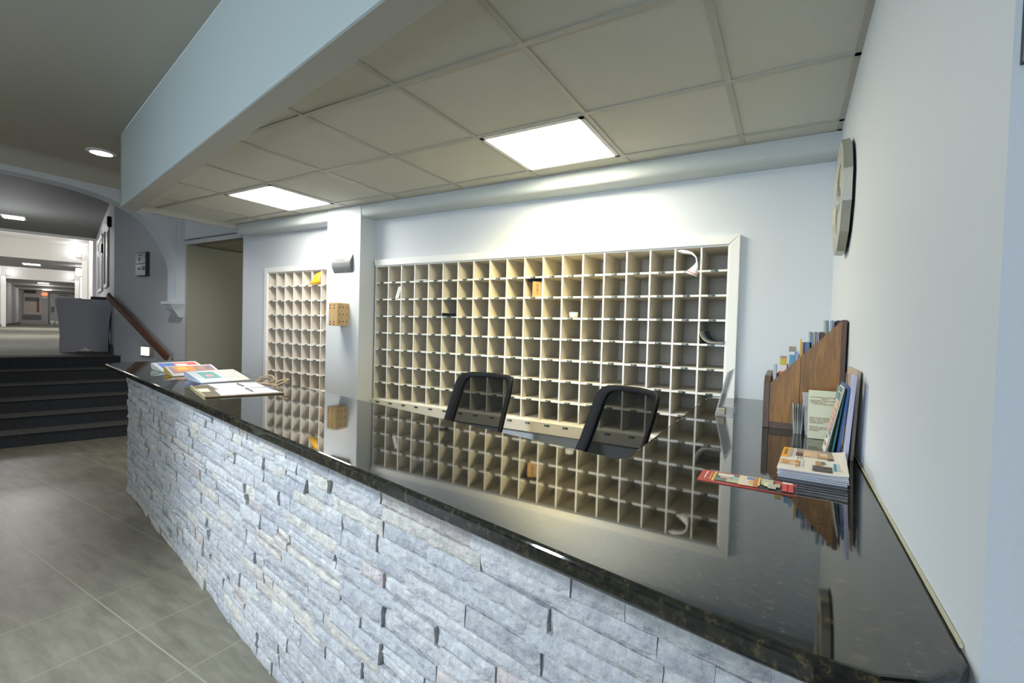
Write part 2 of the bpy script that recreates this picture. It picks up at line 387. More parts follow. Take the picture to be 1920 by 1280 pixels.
b = B(); lbox(b,11.9,12.1,0,.13,.9,3.3); lbox(b,23.9,24.1,0,.16,.9,3.3); lbox(b,23.9,24.1,2.56,2.72,.9,3.3); lbox(b,S6-.02,S6+.1,0,.05,.9,3.3); lbox(b,S6-.03,S6,0,4,3.24,3.31)
struct(b.build('trim_4', WHITE))
b = B(); lbox(b,8.8,9.1,.0,2.72,3.6,3.78); struct(b.build('trim_5', WHITE))
b = B(); lbox(b,.1,37,0,.02,.9,1.02); lbox(b,S6+.2,37,2.70,2.72,.9,1.02); struct(b.build('baseboard_corridor', mat('dark_base',(.10,.10,.10),.6)))

# corridor end: door, board, exit sign
r_ = thing('corridor_door','pale grey double door at the far end of the corridor','door',L(36.99,.65,.9))
b = B(); lbox(b,36.93,36.995,.02,1.28,.9,3.05); b.build('door_leaf', mat('grey_door',(.36,.38,.38),.5), r_)
b = B(); lbox(b,36.9,37,1.28,1.36,.9,3.12); lbox(b,36.9,37,-.0,1.36,3.05,3.13); b.build('frame', mat('dark_frame',(.12,.13,.12),.5), r_)
b = B(); lbox(b,36.88,36.93,1.06,1.22,1.75,2.15); b.build('push_plate', mat('dark_plate',(.09,.09,.08),.4), r_)
b = B(); lbox(b,36.86,36.93,.35,.85,2.93,3.0); b.build('door_closer', mat('dark_plate',(.09,.09,.08),.4), r_)
r_ = thing('notice_board','pale framed notice board beside the far corridor door','notice board',L(36.97,2.1,1.7))
b = B(); lbox(b,36.93,36.99,1.70,2.56,1.55,2.95); b.build('frame', mat('tan_frame',(.52,.46,.40),.6), r_)
b = B(); lbox(b,36.91,36.935,1.8,2.48,2.45,2.72); b.build('dark_header', mat('dark_print',(.12,.11,.10),.6), r_)
b = B(); lbox(b,36.91,36.935,1.8,1.92,1.72,2.7); b.build('side_print', mat('dark_red_print',(.18,.06,.05),.6), r_)
b = B(); lbox(b,36.93,36.99,1.70,2.6,1.25,1.5); tag(b.build('wall_rail', mat('grey_rail',(.15,.15,.15),.6)),'dark grey rail under the notice board at corridor end','rail')
b = B(); lbox(b,36.9,36.99,1.95,2.5,3.0,3.18); tag(b.build('dark_sign', mat('black_sign',(.035,.033,.033),.6)),'long blackish sign above the notice board at corridor end','sign')
r_ = thing('exit_sign','red exit sign glowing beside the far corridor door','sign',L(36.95,1.52,2.9))
b = B(); lbox(b,36.9,36.99,1.40,1.68,2.88,3.08); b.build('housing', mat('exit_red',(.8,.2,.1),.5,emit=(1.,.28,.12),es=1.1), r_)
v = O+D*36.88+N*1.54; M = frame_m(Vector((v.x,v.y,2.98))-wloc(r_), -N, (0,0,1))
text('lettering','EXIT',.15,PAPER,r_,M)
b = B(); lbox(b,36.92,36.99,1.42,1.64,2.70,2.78); tag(b.build('door_notice', PAPER),'small white notice below the red exit sign','notice')
for i,(t,w_,h_) in enumerate(((1.16,.12,.28),(.90,.13,.22),(.64,.10,.16))):
    b = B(); c = Vector(L(36.6,t,.9)); b.lathe([(w_*.6,0),(w_,h_*.6),(w_*.8,h_)],c,n=10)
    tag(b.build('bundle', PAPER, loc=c),['tallest white bundle on the floor at the far door','middle white bundle on the floor at the far door','smallest white bundle on the floor at the far door'][i],'bundle','white bundles at the corridor door')

# corridor sconces and ceiling lamps
def sconce(s,t,z,label,side):
    r = thing('wall_sconce',label,'wall lamp',L(s,t,z),group='corridor sconces')
    b = B(); c = Vector(L(s,t+side*.16,z+.05)); b.lathe([(.05,-.12),(.09,-.08),(.11,.02),(.10,.12)],c,n=14); b.build('shade',GLOW,r,smooth=True)
    b = B(); b.tube([L(s,t,z-.1),L(s,t+side*.1,z-.12),L(s,t+side*.16,z-.07)],.018,8); lbox(b,s-.05,s+.05,t,t+side*.02,z-.18,z+.02); b.build('bracket',BRASS,r)
sconce(11.8,.13,3.45,'bright globe sconce on the right of the nearest corridor header',1)
sconce(23.7,.16,3.42,'bright globe sconce right of the second corridor header',1)
sconce(23.7,2.56,3.42,'bright globe sconce left of the second corridor header',-1)
sconce(13.4,0,2.95,'small sconce on the right wall under the first corridor header',1)
def dlamp(name,s,t,z,w_,l_,label):
    r = thing(name,label,'ceiling light',L(s,t,z),group='corridor ceiling lights')
    b = B(); lbox(b,s-l_/2-.03,s+l_/2+.03,t-w_/2-.03,t+w_/2+.03,z-.012,z); b.build('trim_ring',WHITE,r)
    b = B(); lbox(b,s-l_/2,s+l_/2,t-w_/2,t+w_/2,z-.02,z-.011); b.build('lens',GLOW,r)
dlamp('hall_ceiling_light',4.25,1.24,3.3,.26,.34,'square bright ceiling light above the stair landing')
dlamp('corridor_ceiling_light',14.1,1.35,3.2,.40,.5,'ceiling light in the nearest lowered corridor header')
dlamp('corridor_ceiling_light',26.2,1.35,3.2,.40,.6,'ceiling light just past the second corridor header')
dlamp('corridor_ceiling_light',35.0,1.38,3.2,.40,.5,'farthest ceiling light before the corridor door')

# framed pictures and lamps on the landing wall
def wall_frame(s0,s1,z0,z1,label):
    r = thing('framed_mirror',label,'mirror',L((s0+s1)/2,0,z0))
    b = B(); lbox(b,s0,s1,0,.03,z0,z0+.06); lbox(b,s0,s1,0,.03,z1-.06,z1); lbox(b,s0,s0+.06,0,.03,z0,z1); lbox(b,s1-.06,s1,0,.03,z0,z1); b.build('frame',mat('light_frame',(.55,.55,.53),.4),r)
    b = B(); lbox(b,s0+.05,s1-.05,0,.012,z0+.05,z1-.05); b.build('panel',mat('mirror_dark',(.16,.17,.18),.6),r)
wall_frame(1.35,2.3,1.95,3.02,'tall framed panel on landing wall nearer the stairs')
wall_frame(3.0,4.4,1.95,3.02,'tall framed panel on landing wall farther from the stairs')
def swl(s,z,label):
    r = thing('landing_wall_lamp',label,'wall lamp',L(s,0,z))
    b = B(); lbox(b,s-.04,s+.04,0,.05,z,z+.16); b.build('back_plate',BLACK,r)
    b = B(); c = Vector(L(s,.07,z-.02)); b.lathe([(.02,-.06),(.035,-.02),(.03,.05)],c,n=12); b.build('bulb',mat('dim_glow',(.8,.8,.8),.5,emit=(1,1,1),es=.35),r)
swl(.95,2.86,'small black wall lamp beside the nearer framed panel'); swl(2.65,2.62,'small black wall lamp between the two framed panels')

# draped table on the landing
c = Vector(L(.98,.30,.9)); r_ = thing('draped_table','tall cocktail table in a grey stretch cover at the stair top','table',c)
b = B(); prof = []
nq = 40
for zz,ww in ((0,.29),(.02,.29),(.25,.285),(.5,.30),(.72,.335),(.79,.34),(.80,.335)):
    ring = []
    for j in range(nq):
        a = 2*PI*j/nq; ca,sa = cos(a),sin(a)
        k = 1/max(abs(ca),abs(sa))**.75
        hx = ww*k*ca; hy = ww*.75*k*sa
        lift = 0
        if zz < .03: lift = .075*max(0,1-abs(math.sin(2*a))*1.6)
        v = c+D*hy+N*hx; ring.append((v.x,v.y,.9+zz+lift+.004))
    prof.append(ring)
vs = [p for rr in prof for p in rr]; fs = [(i*nq+j,i*nq+(j+1)%nq,(i+1)*nq+(j+1)%nq,(i+1)*nq+j) for i in range(len(prof)-1) for j in range(nq)]+[tuple((len(prof)-1)*nq+j for j in range(nq))]
b.add(vs,fs); b.build('stretch_cover',mat('grey_spandex',(.50,.48,.53),.8),r_,smooth=True)
for a in (-.2,.2):
    for e in (-.17,.17): v = c+N*a+D*e; B().tube([(v.x,v.y,.902),(v.x,v.y,1.6)],.018,8).build('leg',CHROME,r_)
b = B(); lbox(b,.80,1.02,.34,.56,1.704,1.716); tag(b.build('flat_tray',PAPER),'thin white tray on the left of the draped table','tray')
b = B(); lbox(b,.78,.98,.06,.24,1.704,1.75); tag(b.build('dark_box',mat('dark_box',(.03,.02,.018),.5),bevel=.006),'small dark box on the draped table','box')
cc = Vector(L(.98,.02,1.704)); r_ = thing('small_bottle','little clear bottle with dark cap on the draped table','bottle',cc)
b = B(); b.lathe([(.028,0),(.03,.01),(.03,.07),(.014,.09)],cc,n=14); b.build('body',ACRY,r_,smooth=True)
b = B(); b.lathe([(.015,.09),(.015,.125)],cc,n=12); b.build('cap',BLACK,r_)

# handrail with brackets
h0, h1 = Vector((-5.25,-.055,1.74)), Vector((-3.53,-.055,.955))
r_ = thing('handrail','dark wooden handrail sloping down the stair wall','handrail',h1)
dd = (h1-h0).normalized(); upv = Vector((0,-1,0)).cross(dd).normalized()
b = B(); b.obox((h0+h1)/2, dd*((h1-h0).length/2), (0,.022,0), upv*.042); b.build('rail',RAILW,r_,bevel=.012)
for f in (.12,.97):
    p = h0.lerp(h1,f); b = B(); b.tube([p-Vector((0,0,.03)),p+Vector((0,.03,-.07)),p+Vector((0,.085,-.07))],.012,8); b.lathe([(.03,.075),(.03,.085)],p+Vector((0,0,-.07)),'y',14); b.build('bracket',mat('bronze',(.30,.24,.17),.4,.8),r_)
# corbel
b = B()
for (x0,x1,yy,z0,z1) in ((-3.55,-3.31,-.125,1.615,1.65),(-3.535,-3.32,-.11,1.59,1.615),(-3.52,-3.33,-.095,1.565,1.59)): b.box(x0,x1,yy,.03,z0,z1)
b.add([(-3.515,-.09,1.565),(-3.335,-.09,1.565),(-3.335,.03,1.565),(-3.515,.03,1.565),(-3.43,-.01,1.46),(-3.35,-.01,1.46),(-3.35,.03,1.46),(-3.43,.03,1.46)],[(3,2,1,0),(4,5,6,7),(0,1,5,4),(1,2,6,5),(2,3,7,6),(3,0,4,7)])
tag(b.build('wall_corbel',WALL,loc=(-3.43,.03,1.46)),'stepped plaster corbel under the arch on the stair wall','corbel')
# plaque on the stair wall
r_ = thing('wall_plaque','grey two-panel directory plaque on the stair wall','sign',(-4.36,.03,1.995))
b = B(); b.box(-4.52,-4.22,-.01,.03,1.995,2.315); b.build('backing',mat('plaque_dark',(.03,.03,.03),.5),r_)
PLQ = mat('plaque_face',(.20,.21,.20),.35,.4,var=.2,vscale=14)
b = B(); b.box(-4.51,-4.235,-.016,-.01,2.165,2.305); b.build('upper_panel',PLQ,r_)
b = B(); b.box(-4.51,-4.235,-.016,-.01,2.008,2.155); b.build('lower_panel',PLQ,r_)
for q_ in ((-4.33,-4.27,2.075,2.125),(-4.46,-4.40,2.085,2.11),(-4.42,-4.405,2.20,2.25),(-4.43,-4.36,2.268,2.285)): B().box(q_[0],q_[1],-.018,-.016,q_[2],q_[3]).build('symbol',mat('plaque_dark',(.03,.03,.03),.5),r_)
# step light
r_ = thing('step_light','small lit square light low on the stair wall','wall light',(-4.27,.03,.93))
b = B(); b.box(-4.40,-4.10,.005,.03,.925,1.075); b.build('frame',CHROME,r_,bevel=.004)
b = B(); b.box(-4.375,-4.17,-.001,.006,.945,1.055); b.build('lens',GLOWW,r_)
# round downlight over the lobby
r_ = thing('recessed_downlight','round recessed downlight in the lobby ceiling before the arch','ceiling light',(-2.575,-1.036,ZL))
b = B(); b.lathe([(.105,0),(.115,-.004),(.115,-.012),(.085,-.02),(.08,-.004)],(-2.575,-1.036,ZL),n=32); b.build('trim_ring',WHITE,r_,smooth=True)
b = B(); b.lathe([(.078,-.012),(.078,-.018),(.05,-.024)],(-2.575,-1.036,ZL),n=28); b.build('lens',GLOW,r_)

# ------------------------------------------------------------------ ceiling panels
def panel(x0,x1,y0,y1,glow,label):
    r = thing('ceiling_light_panel',label,'ceiling light',((x0+x1)/2,(y0+y1)/2,ZG),group='square light panels in the tile ceiling')
    b = B(); z0,z1 = ZG-.010,ZG
    b.box(x0,x1,y0,y0+.022,z0,z1); b.box(x0,x1,y1-.022,y1,z0,z1); b.box(x0,x0+.022,y0,y1,z0,z1); b.box(x1-.022,x1,y0,y1,z0,z1); b.build('frame',WHITE,r)
    b = B(); b.box(x0+.02,x1-.02,y0+.02,y1-.02,ZG-.004,ZG-.001); b.build('diffuser',glow,r)
panel(1.652,2.235,-.856,-.291,PANELE1,'bright square ceiling panel above the large pigeonholes')
panel(-.787,-.202,-.856,-.291,PANELE2,'bright square ceiling panel before the pillar')

# ------------------------------------------------------------------ pigeonholes
PLATE = mat('plate_green',(.010,.035,.026),.4)
TICK = mat('plate_tick',(.45,.55,.52),.5)
def plate_mesh(seed):
    rr = random.Random(seed); b = B(); b.box(-.019,.019,-.0022,0,-.0052,.0052)
    x = -.012
    for i in range(rr.choice((2,3,3))):
        w_ = rr.uniform(.003,.005); b.box(x,x+w_,-.0026,-.0021,-.0028,.0028,1); x += w_+.003
    me = b.build('number_plate',[PLATE,TICK],world=False); d = me.data; bpy.data.objects.remove(me); return d
PM = [plate_mesh(i) for i in range(6)]
def cubbies(name,label,x0,pw,nc,ztop,ph,nr,depth,cols_ind,right_frame,left_frame,CUBBY,CUBIN):
    z0 = ztop-ph*nr; x1 = x0+pw*nc
    r = thing(name,label,'pigeonholes',((x0+x1)/2,.02,z0-.09))
    b = B(); b.box(x0-.006,x1+.006,depth,depth+.012,z0-.02,ztop+.01); b.build('back_panel',CUBIN,r)
    for i in range(nc+1):
        x = x0+pw*i; b = B(); b.box(x-.0049,x+.0049,.001,depth,z0,ztop); b.m[-4] = 1; b.build('divider',[CUBBY,WHITE],r)  # front edge stays white, sides carry the painted cell shade
    for j in range(nr+1):
        z = ztop-ph*j; b = B(); b.box(x0-.006,x1+.006,0 if j else .002,depth,z-.0060,z+.0060); b.m[-4] = 1; b.build('shelf',[CUBBY,WHITE],r)
    b = B(); fw = .055
    b.prism_axis([(x0-left_frame,ztop+fw),(x1+right_frame,ztop+fw),(x1,ztop+.004),(x0,ztop+.004)],-.012,.02,'y')
    if right_frame: b.prism_axis([(x1+right_frame,ztop+fw),(x1+right_frame,z0-.09),(x1+.004,z0-.09),(x1+.004,ztop+.004)],-.012,.02,'y')
    if left_frame > .02: b.prism_axis([(x0-left_frame,ztop+fw),(x0-.004,ztop+.004),(x0-.004,z0-.09),(x0-left_frame,z0-.09)],-.012,.02,'y')
    b.build('frame',WHITE,r,bevel=.002)
    b = B(); b.box(x0-left_frame,x1+(right_frame or .0),-.02,.02,z0-.085,z0-.004); b.build('bottom_rail',CUBBY,r,bevel=.003)
    st = B()
    for j in range(nr):
        for i in range(nc):
            rr = random.Random(i*31+j); cx = x0+pw*(i+.5)-.004+rr.uniform(-.006,.006); z = ztop-ph*(j+1)
            y = -.0002
            if j == nr-1: z -= .022; y = -.0202
            if i in cols_ind:
                o = bpy.data.objects.new('number_plate',PM[rr.randrange(6)]); COL.objects.link(o); o.parent = r; o.location = Vector((cx,y,z))-r.location
            else: st.box(cx-.019,cx+.019,y-.0022,y,z-.0052,z+.0052)
    if st.v: tag(st.build('number_plates',PLATE,r),kind='stuff')
    return r
BX0,BPW,BZT,BPH = 0.0,.1471,1.935,.1431
cubbies('mail_pigeonholes','large white mail pigeonhole wall of nineteen columns',BX0,BPW,19,BZT,BPH,8,.336,set(range(7,19)),.057,.012,CUBBY,CUBIN)
SX0,SPW,SZT,SPH = -1.5555,.1385,1.9337,.1431
cubbies('mail_pigeonholes','small white mail pigeonhole unit left of the pillar',SX0,SPW,8,SZT,SPH,8,.336,set(range(0,8)),0,.05,CUBBYL,CUBBYL)
def cell(i,j,small=False):   # left x, floor z of a cell
    return (SX0+SPW*i+.0065, SZT-SPH*(j+1)+.0075) if small else (BX0+BPW*i+.0065, BZT-BPH*(j+1)+.0075)

# things in the pigeonholes
x,z = cell(5,0,True)
r_ = thing('yellow_envelope','orange padded envelope bent out of small pigeonhole top row','envelope',(x+.07,.05,z))
cr = [(-.008,-.022,.001),(.028,-.016,.030),(.048,-.008,.078),(.066,.002,.108),(.122,.008,.119)]; lo = [(-.006,-.024,.0),(.05,-.026,.001),(.09,-.015,.003),(.11,-.004,.005),(.124,.002,.008)]
vs = []
for a,c in zip(cr,lo): vs += [(x+a[0],a[1],z+a[2]),(x+(a[0]+c[0])/2,(a[1]+c[1])/2-.010,z+(a[2]+c[2])/2),(x+c[0],c[1],z+c[2])]
fs = []
for k in range(4):
    for q_ in range(2): a = 3*k+q_; fs.append((a,a+1,a+4,a+3))
ob = B().add(vs,fs).build('envelope_body',mat('envelope_orange',(.80,.42,.02),.5),r_,smooth=True); so = ob.modifiers.new('thick','SOLIDIFY'); so.thickness = .006; so.offset = 0
B().add([vs[9],vs[12],(x+.123,.20,z+.119),(x+.088,.20,z+.116)],[(0,1,2,3)]).build('flap',mat('envelope_dark',(.45,.20,.02),.6),r_)
x,z = cell(3,4,True)
b = B(); b.lathe([(.012,0),(.03,.008),(.038,.03),(.034,.052),(.015,.066)],(x+.085,.10,z),n=16)
tag(b.build('dark_ball',BLACK,loc=(x+.085,.10,z),smooth=True),'small dark round item in small pigeonholes fifth row','ball')
x,z = cell(6,2,True); b = B(); b.obox((x+.012,.10,z+.055),(.0015,0,0),(.003,.08,0),(.004,0,.054)); tag(b.build('orange_card',mat('tan_card',(.55,.38,.2),.6)),'tan card standing in small pigeonholes third row','card')
x,z = cell(3,0); b = B(); b.box(x+.002,x+.125,-.004,.25,z,z+.004); b.box(x+.006,x+.122,-.006,.22,z+.004,z+.007); tag(b.build('flat_letters',PAPER,loc=(x+.06,.1,z)),'flat white letters in top row of large pigeonholes','letters')
x,z = cell(1,1); b = B(); b.obox((x+.103,.012,z+.052),(.014,.004,.001),(0,.003,0),(.011,.006,.049)); tag(b.build('leaning_slip',PAPER,loc=(x+.103,.012,z)),'white slip leaning in second row of large pigeonholes','card')
x,z = cell(5,2)
b = B(); n = 10; vs = []
for k in range(n+1):
    f = k/n; h = .024-.018*f**2; vs += [(x+.002+.126*f,-.012,z+h),(x+.002+.126*f,.22,z+h),(x+.002+.126*f,-.012,z+.001),(x+.002+.126*f,.22,z+.001)]
fs = []
for k in range(n): a = 4*k; c = a+4; fs += [(a,c,c+1,a+1),(a,a+2,c+2,c),(a+2,a+3,c+3,c+2),(a+1,c+1,c+3,a+3)]
fs += [(0,1,3,2),(4*n,4*n+2,4*n+3,4*n+1)]
tag(b.add(vs,fs).build('black_pouch',BLACK,loc=(x+.065,.08,z)),'flat black pouch in third row of large pigeonholes','pouch')
x,z = cell(10,1); r_ = thing('cardboard_box','small brown cardboard box in second row of large pigeonholes','box',(x+.066,.1,z))
b = B(); cbx = mat('cardboard',(.42,.24,.09),.7,var=.12,vscale=30); b.obox((x+.066,.125,z+.054),Vector((.040,.015,0)),Vector((-.030,.10,0)),(0,0,.054)); b.build('carton',cbx,r_)
fa = Vector((x+.066,.125,z+.054))-Vector((-.030,.10,0)); M = frame_m(fa+Vector((-.006,-.003,0))-r_.location,(0,0,1),Vector((-.040,-.015,0)))
text('lettering','CARDS',.022,BLACK,r_,M)
b = B(); b.obox((x+.07,.12,z+.117),(.055,.01,0),(0,.10,0),(0,0,.006)); tag(b.build('dark_binder',BLACK),'dark flat binder lying on the brown cardboard box','binder')
x,z = cell(12,2); r_ = None
b = B(); b.lathe([(.020,0),(.026,.004),(.030,.012),(.030,.034),(.026,.036),(.026,.010),(.018,.006)],(x+.073,.03,z),n=20); tag(b.build('white_dish',PAPER,loc=(x+.073,.03,z),smooth=True),'small white dish in third row of large pigeonholes','dish')
# curling strip hanging out of the top right
x,z = cell(17,0)
r_ = thing('curled_paper','curled white paper with red stripe hanging from the top right pigeonhole','paper',(x+.08,.0,z))
pth = [(.001,.012,.119),(.012,.006,.117),(.035,-.004,.110),(.065,-.014,.104),(.095,-.026,.094),(.118,-.036,.070),(.125,-.046,.040),(.121,-.054,.014),(.110,-.060,-.012),(.096,-.064,-.032)]
wd = [.002,.006,.013,.011,.007,.004,.005,.014,.026,.036]; ws = [(.1,.6,.8),(.1,.5,.8),(.1,.5,.8),(.1,.4,.8),(.3,.3,.8),(.5,.4,.5),(.7,.5,.2),(1,.1,.35),(1,0,.42),(1,0,.46)]
def strip(p0_,mt,nm,i0,i1):
    vs = []
    for i in range(i0,i1+1):
        q = Vector(pth[i]) + Vector((x,0,z)); w2 = Vector((ws[i][0],-ws[i][1],-ws[i][2] if i > 6 else ws[i][2])).normalized()*wd[i]
        vs += [q-w2,q+w2]
    fs = [(2*k,2*k+1,2*k+3,2*k+2) for k in range(i1-i0)]
    o = B().add(vs,fs).build(nm,mt,r_,smooth=True)
    so = o.modifiers.new('thick','SOLIDIFY'); so.thickness = .0012
    return o,vs
o,vs = strip(0,PAPER,'sheet',0,9)
a0,a1,c0,c1 = vs[16],vs[17],vs[18],vs[19]
yy = Vector((0,-.0025,0))
B().add([a0.lerp(c0,.45)+yy,a1.lerp(c1,.45)+yy,a1.lerp(c1,.62)+yy,a0.lerp(c0,.62)+yy],[(0,1,2,3)]).build('red_stripe',flat((.55,.05,.03)),r_)
# curved magazines in the right column
x,z = cell(18,3)
for k in range(3):
    b = B(); pts = []
    for q in range(13):
        f = q/12; a = PI+ (PI/2)*min(1,f*1.35); R_ = .058+.0042*k
        if f*1.35 <= 1: px,pz = x+.006+.0045*(2-k)+.062+ R_*cos(a), z+.070+ R_*sin(a)
        else: px,pz = x+.006+.0045*(2-k)+.062+(f-1/1.35)*.24, z+.070-R_
        pts.append((px,pz))
    vs = []
    for px,pz in pts: vs += [(px,-.004-.002*k,pz),(px,.24,pz),(px+.003,-.004-.002*k,pz+.003),(px+.003,.24,pz+.003)]
    fs = []
    for q in range(12): a = 4*q; c = a+4; fs += [(a,a+1,c+1,c),(a+2,c+2,c+3,a+3),(a,c,c+2,a+2)]
    tag(b.add(vs,fs).build('curled_magazine',[flat((.05,.10,.13)),flat((.30,.28,.22)),flat((.55,.50,.40))][k],loc=(x+.06,.1,z),smooth=True),['inner dark blue magazine curled in the right-hand pigeonhole column','middle grey magazine curled in the right-hand pigeonhole column','outer tan magazine curled in the right-hand pigeonhole column'][k],'magazine','magazines curled in a pigeonhole')

# ------------------------------------------------------------------ pillar fittings
r_ = thing('cordless_key_box','light wooden block with screw holes mounted on the pillar','wall box',(-.19,-.155,1.41))
b = B(); b.box(-.262,-.152,-.275,-.155,1.412,1.606); b.build('block',BOXW,r_,bevel=.003)
b = B()
for zz in (1.585,1.56,1.445,1.425):
    for xx in (-.243,-.192): b.lathe([(.0062,-.0006),(.0062,.002)],(xx,-.275,zz),'y',10)
for zz in (1.57,1.51,1.45):
    for yy in (-.25,-.215,-.18): b.lathe([(.0055,-.002),(.0055,.0006)],(-.152,yy,zz),'x',10)
b.build('screw_holes',BLACK,r_)
b = B(); b.obox((-.222,-.2755,1.50),(.0015,0,0),(0,.0006,0),(.003,0,.016)); b.build('white_mark',PAPER,r_)
r_ = thing('curved_plaque','small curved silver plaque on the pillar above the wooden block','sign',(-.23,-.155,1.87))
b = B(); n = 12; vs = []
for k in range(n+1):
    f = k/n; yy = -.155-.004-.030*math.sin(PI*f); zz = 1.873+.152*f; vs += [(-.345,yy,zz),(-.118,yy,zz)]
b.add(vs,[(2*k,2*k+1,2*k+3,2*k+2) for k in range(n)])
b.build('face',mat('plaque_silver',(.17,.175,.19),.5,.0,var=.2,vscale=60),r_,smooth=True)
b = B(); pl = [(-.155-.003-.030*math.sin(PI*k/n),1.873+.152*k/n) for k in range(n+1)]+[(-.155,2.025),(-.155,1.873)]
for xa,xb_ in ((-.348,-.345),(-.118,-.112)): B().prism_axis(pl,xa,xb_,'x').build('end_cap',mat('plaque_cap',(.12,.12,.13),.4,.5),r_)
B().box(-.345,-.115,-.159,-.1545,1.874,2.024).build('back_plate',mat('plaque_cap',(.12,.12,.13),.4,.5),r_)
b = B()
for (zz,x0,x1) in ((1.99,-.31,-.16),(1.975,-.30,-.19),(1.95,-.32,-.15)):
    f = (zz-1.873)/.152; yy = -.155-.0052-.030*math.sin(PI*f); b.box(x0,x1,yy-.0006,yy+.001,zz-.0022,zz+.0022)
b.build('engraving',mat('engraved_grey',(.18,.18,.19),.5),r_)

# ------------------------------------------------------------------ wall clock
cx,cy,cz,CR = XR,-.655,1.975,.225
r_ = thing('wall_clock','faceted silver wall clock on the right wall','clock',(cx,cy,cz))
def poly12(rad,off=0,n=12): return [(rad*math.sin(2*PI*(k+off)/n), rad*cos(2*PI*(k+off)/n)) for k in range(n)]
xb,xf = cx-.010,cx-.038
o12 = poly12(CR,.5); inn = poly12(.128,.5,48)
vs = [(xb,cy+a,cz+c) for a,c in o12]+[(xf,cy+a*.985,cz+c*.985) for a,c in o12]
fs = [(i,(i+1)%12,12+(i+1)%12,12+i) for i in range(12)]+[tuple(range(12))]
b = B().add(vs,fs); b.build('case_rim',SILVER,r_)
b = B(); vs = []; 
for k in range(48):
    a = 2*PI*(k+.5)/48; ph_ = ((k+.5)/4) % 1
    sect = 2*PI/12; da = ((a - sect*.5) % sect) - sect/2
    rad = CR*.985*cos(PI/12)/cos(da)
    dep = xf - .010*(1 if (k//4) % 2 == 0 else .35)
    vs += [(xf,cy+rad*math.sin(a),cz+rad*cos(a)),(xf-.002-.004*((k//4) % 2),cy+.158*math.sin(a),cz+.158*cos(a)),(xf+.004,cy+.138*math.sin(a),cz+.138*cos(a)),(xf+.018,cy+.136*math.sin(a),cz+.136*cos(a))]
fs = []
for k in range(48):
    a = 4*k; c = 4*((k+1) % 48); fs += [(a,c,c+1,a+1),(a+1,c+1,c+2,a+2),(a+2,c+2,c+3,a+3)]
b.add(vs,fs); b.build('bezel',SILVER,r_)
b = B(); b.lathe([(.137,0),(.137,.004)],(xf+.016,cy,cz),'x',48); dial = b.build('dial',mat('clock_dial',(.22,.21,.17),.3),r_)
b = B()
for k in range(12):
    a = 2*PI*k/12; c = Vector((xf+.015,cy+.105*math.sin(a),cz+.105*cos(a))); u = Vector((0,math.sin(a),cos(a))); v = Vector((0,cos(a),-math.sin(a))); b.obox(c,(.0008,0,0),u*.012,v*.003)
b.build('hour_marks',BLACK,dial)
for nm,a,l in (('hour_hand',5.0,.06),('minute_hand',1.1,.09)):
    u = Vector((0,math.sin(a),cos(a))); v = Vector((0,cos(a),-math.sin(a))); b = B(); b.obox(Vector((xf+.012,cy,cz))+u*l*.42,(.001,0,0),u*l*.58,v*.0035); b.build(nm,BLACK,r_)
b = B(); b.lathe([(.137,0),(.137,.002)],(xf+.005,cy,cz),'x',48); g = mat('clock_glass',(.9,.9,.9),.03); nt = g.node_tree; tr = nt.nodes.new('ShaderNodeBsdfTransparent'); mx = nt.nodes.new('ShaderNodeMixShader'); mx.inputs[0].default_value = .08
nt.links.new(tr.outputs[0],mx.inputs[1]); nt.links.new(nt.nodes['Principled BSDF'].outputs[0],mx.inputs[2]); nt.links.new(mx.outputs[0],nt.nodes['Material Output'].inputs['Surface'])
b.build('glass',g,r_)
b = B(); b.lathe([(.208,0),(.208,.0095)],(cx-.010,cy,cz),'x',24); b.build('back_case_shade',BLACK,r_)  # back case widened and blackened to stand for shade behind the rim
# dark framed thing on the return wall, just inside the right edge
r_ = thing('wall_picture','dark framed picture at the right edge of the view','picture',(3.5,-2.26,1.70))
b = B(); b.box(3.2955,3.75,-2.295,-2.26,1.703,2.2); b.build('frame',mat('dark_blue_frame',(.008,.01,.02),.5),r_)
b = B(); b.box(3.33,3.71,-2.298,-2.294,1.74,2.16); b.build('picture_print',flat((.2,.22,.25)),r_)

# ------------------------------------------------------------------ reception counter
SL = -.207
gf = lambda x: -1.655+SL*(x+.12)            # granite front line
gb = lambda x: -1.372-.2065*(x-1.345)       # granite rear line
sf = lambda x: gf(x)+.142                   # stone front line
cu = Vector((1,SL,0)).normalized(); cn = Vector((SL,-1,0)).normalized()   # along the front; outwards
# top
front = [(-1.47,gf(-1.47))]+[(x,gf(x)) for x in (0,1,2,2.9,3.08)]
arc = [(3.14,gf(3.14)+.004),(3.20,gf(3.20)+.018),(3.245,gf(3.245)+.048),(3.275,-2.265),(XR-.002,-2.235)]
poly = [(-1.60,gb(-1.60)),(-1.512,gf(-1.512)+.055),(-1.497,gf(-1.497)+.015)]+front+arc+[(XR-.002,.018),(2.853,.018),(2.853,-.022),(2.72,-.022),(2.72,gb(2.72)+.02),(2.70,gb(2.70))]
r_ = thing('granite_countertop','polished black granite countertop on the stone reception counter','countertop',(1.0,-1.6,1.035))
ob = B().prism(poly,1.035,1.07).build('slab',GRAN,r_); bv = ob.modifiers.new('bevel','BEVEL'); bv.width = .009; bv.segments = 4; bv.limit_method = 'ANGLE'; bv.angle_limit = .8
b = B(); b.box(XR-.004,XR-.001,-2.21,-.03,1.0695,1.0745); b.build('sealant_bead',mat('sealant',(.55,.52,.36),.6),r_)
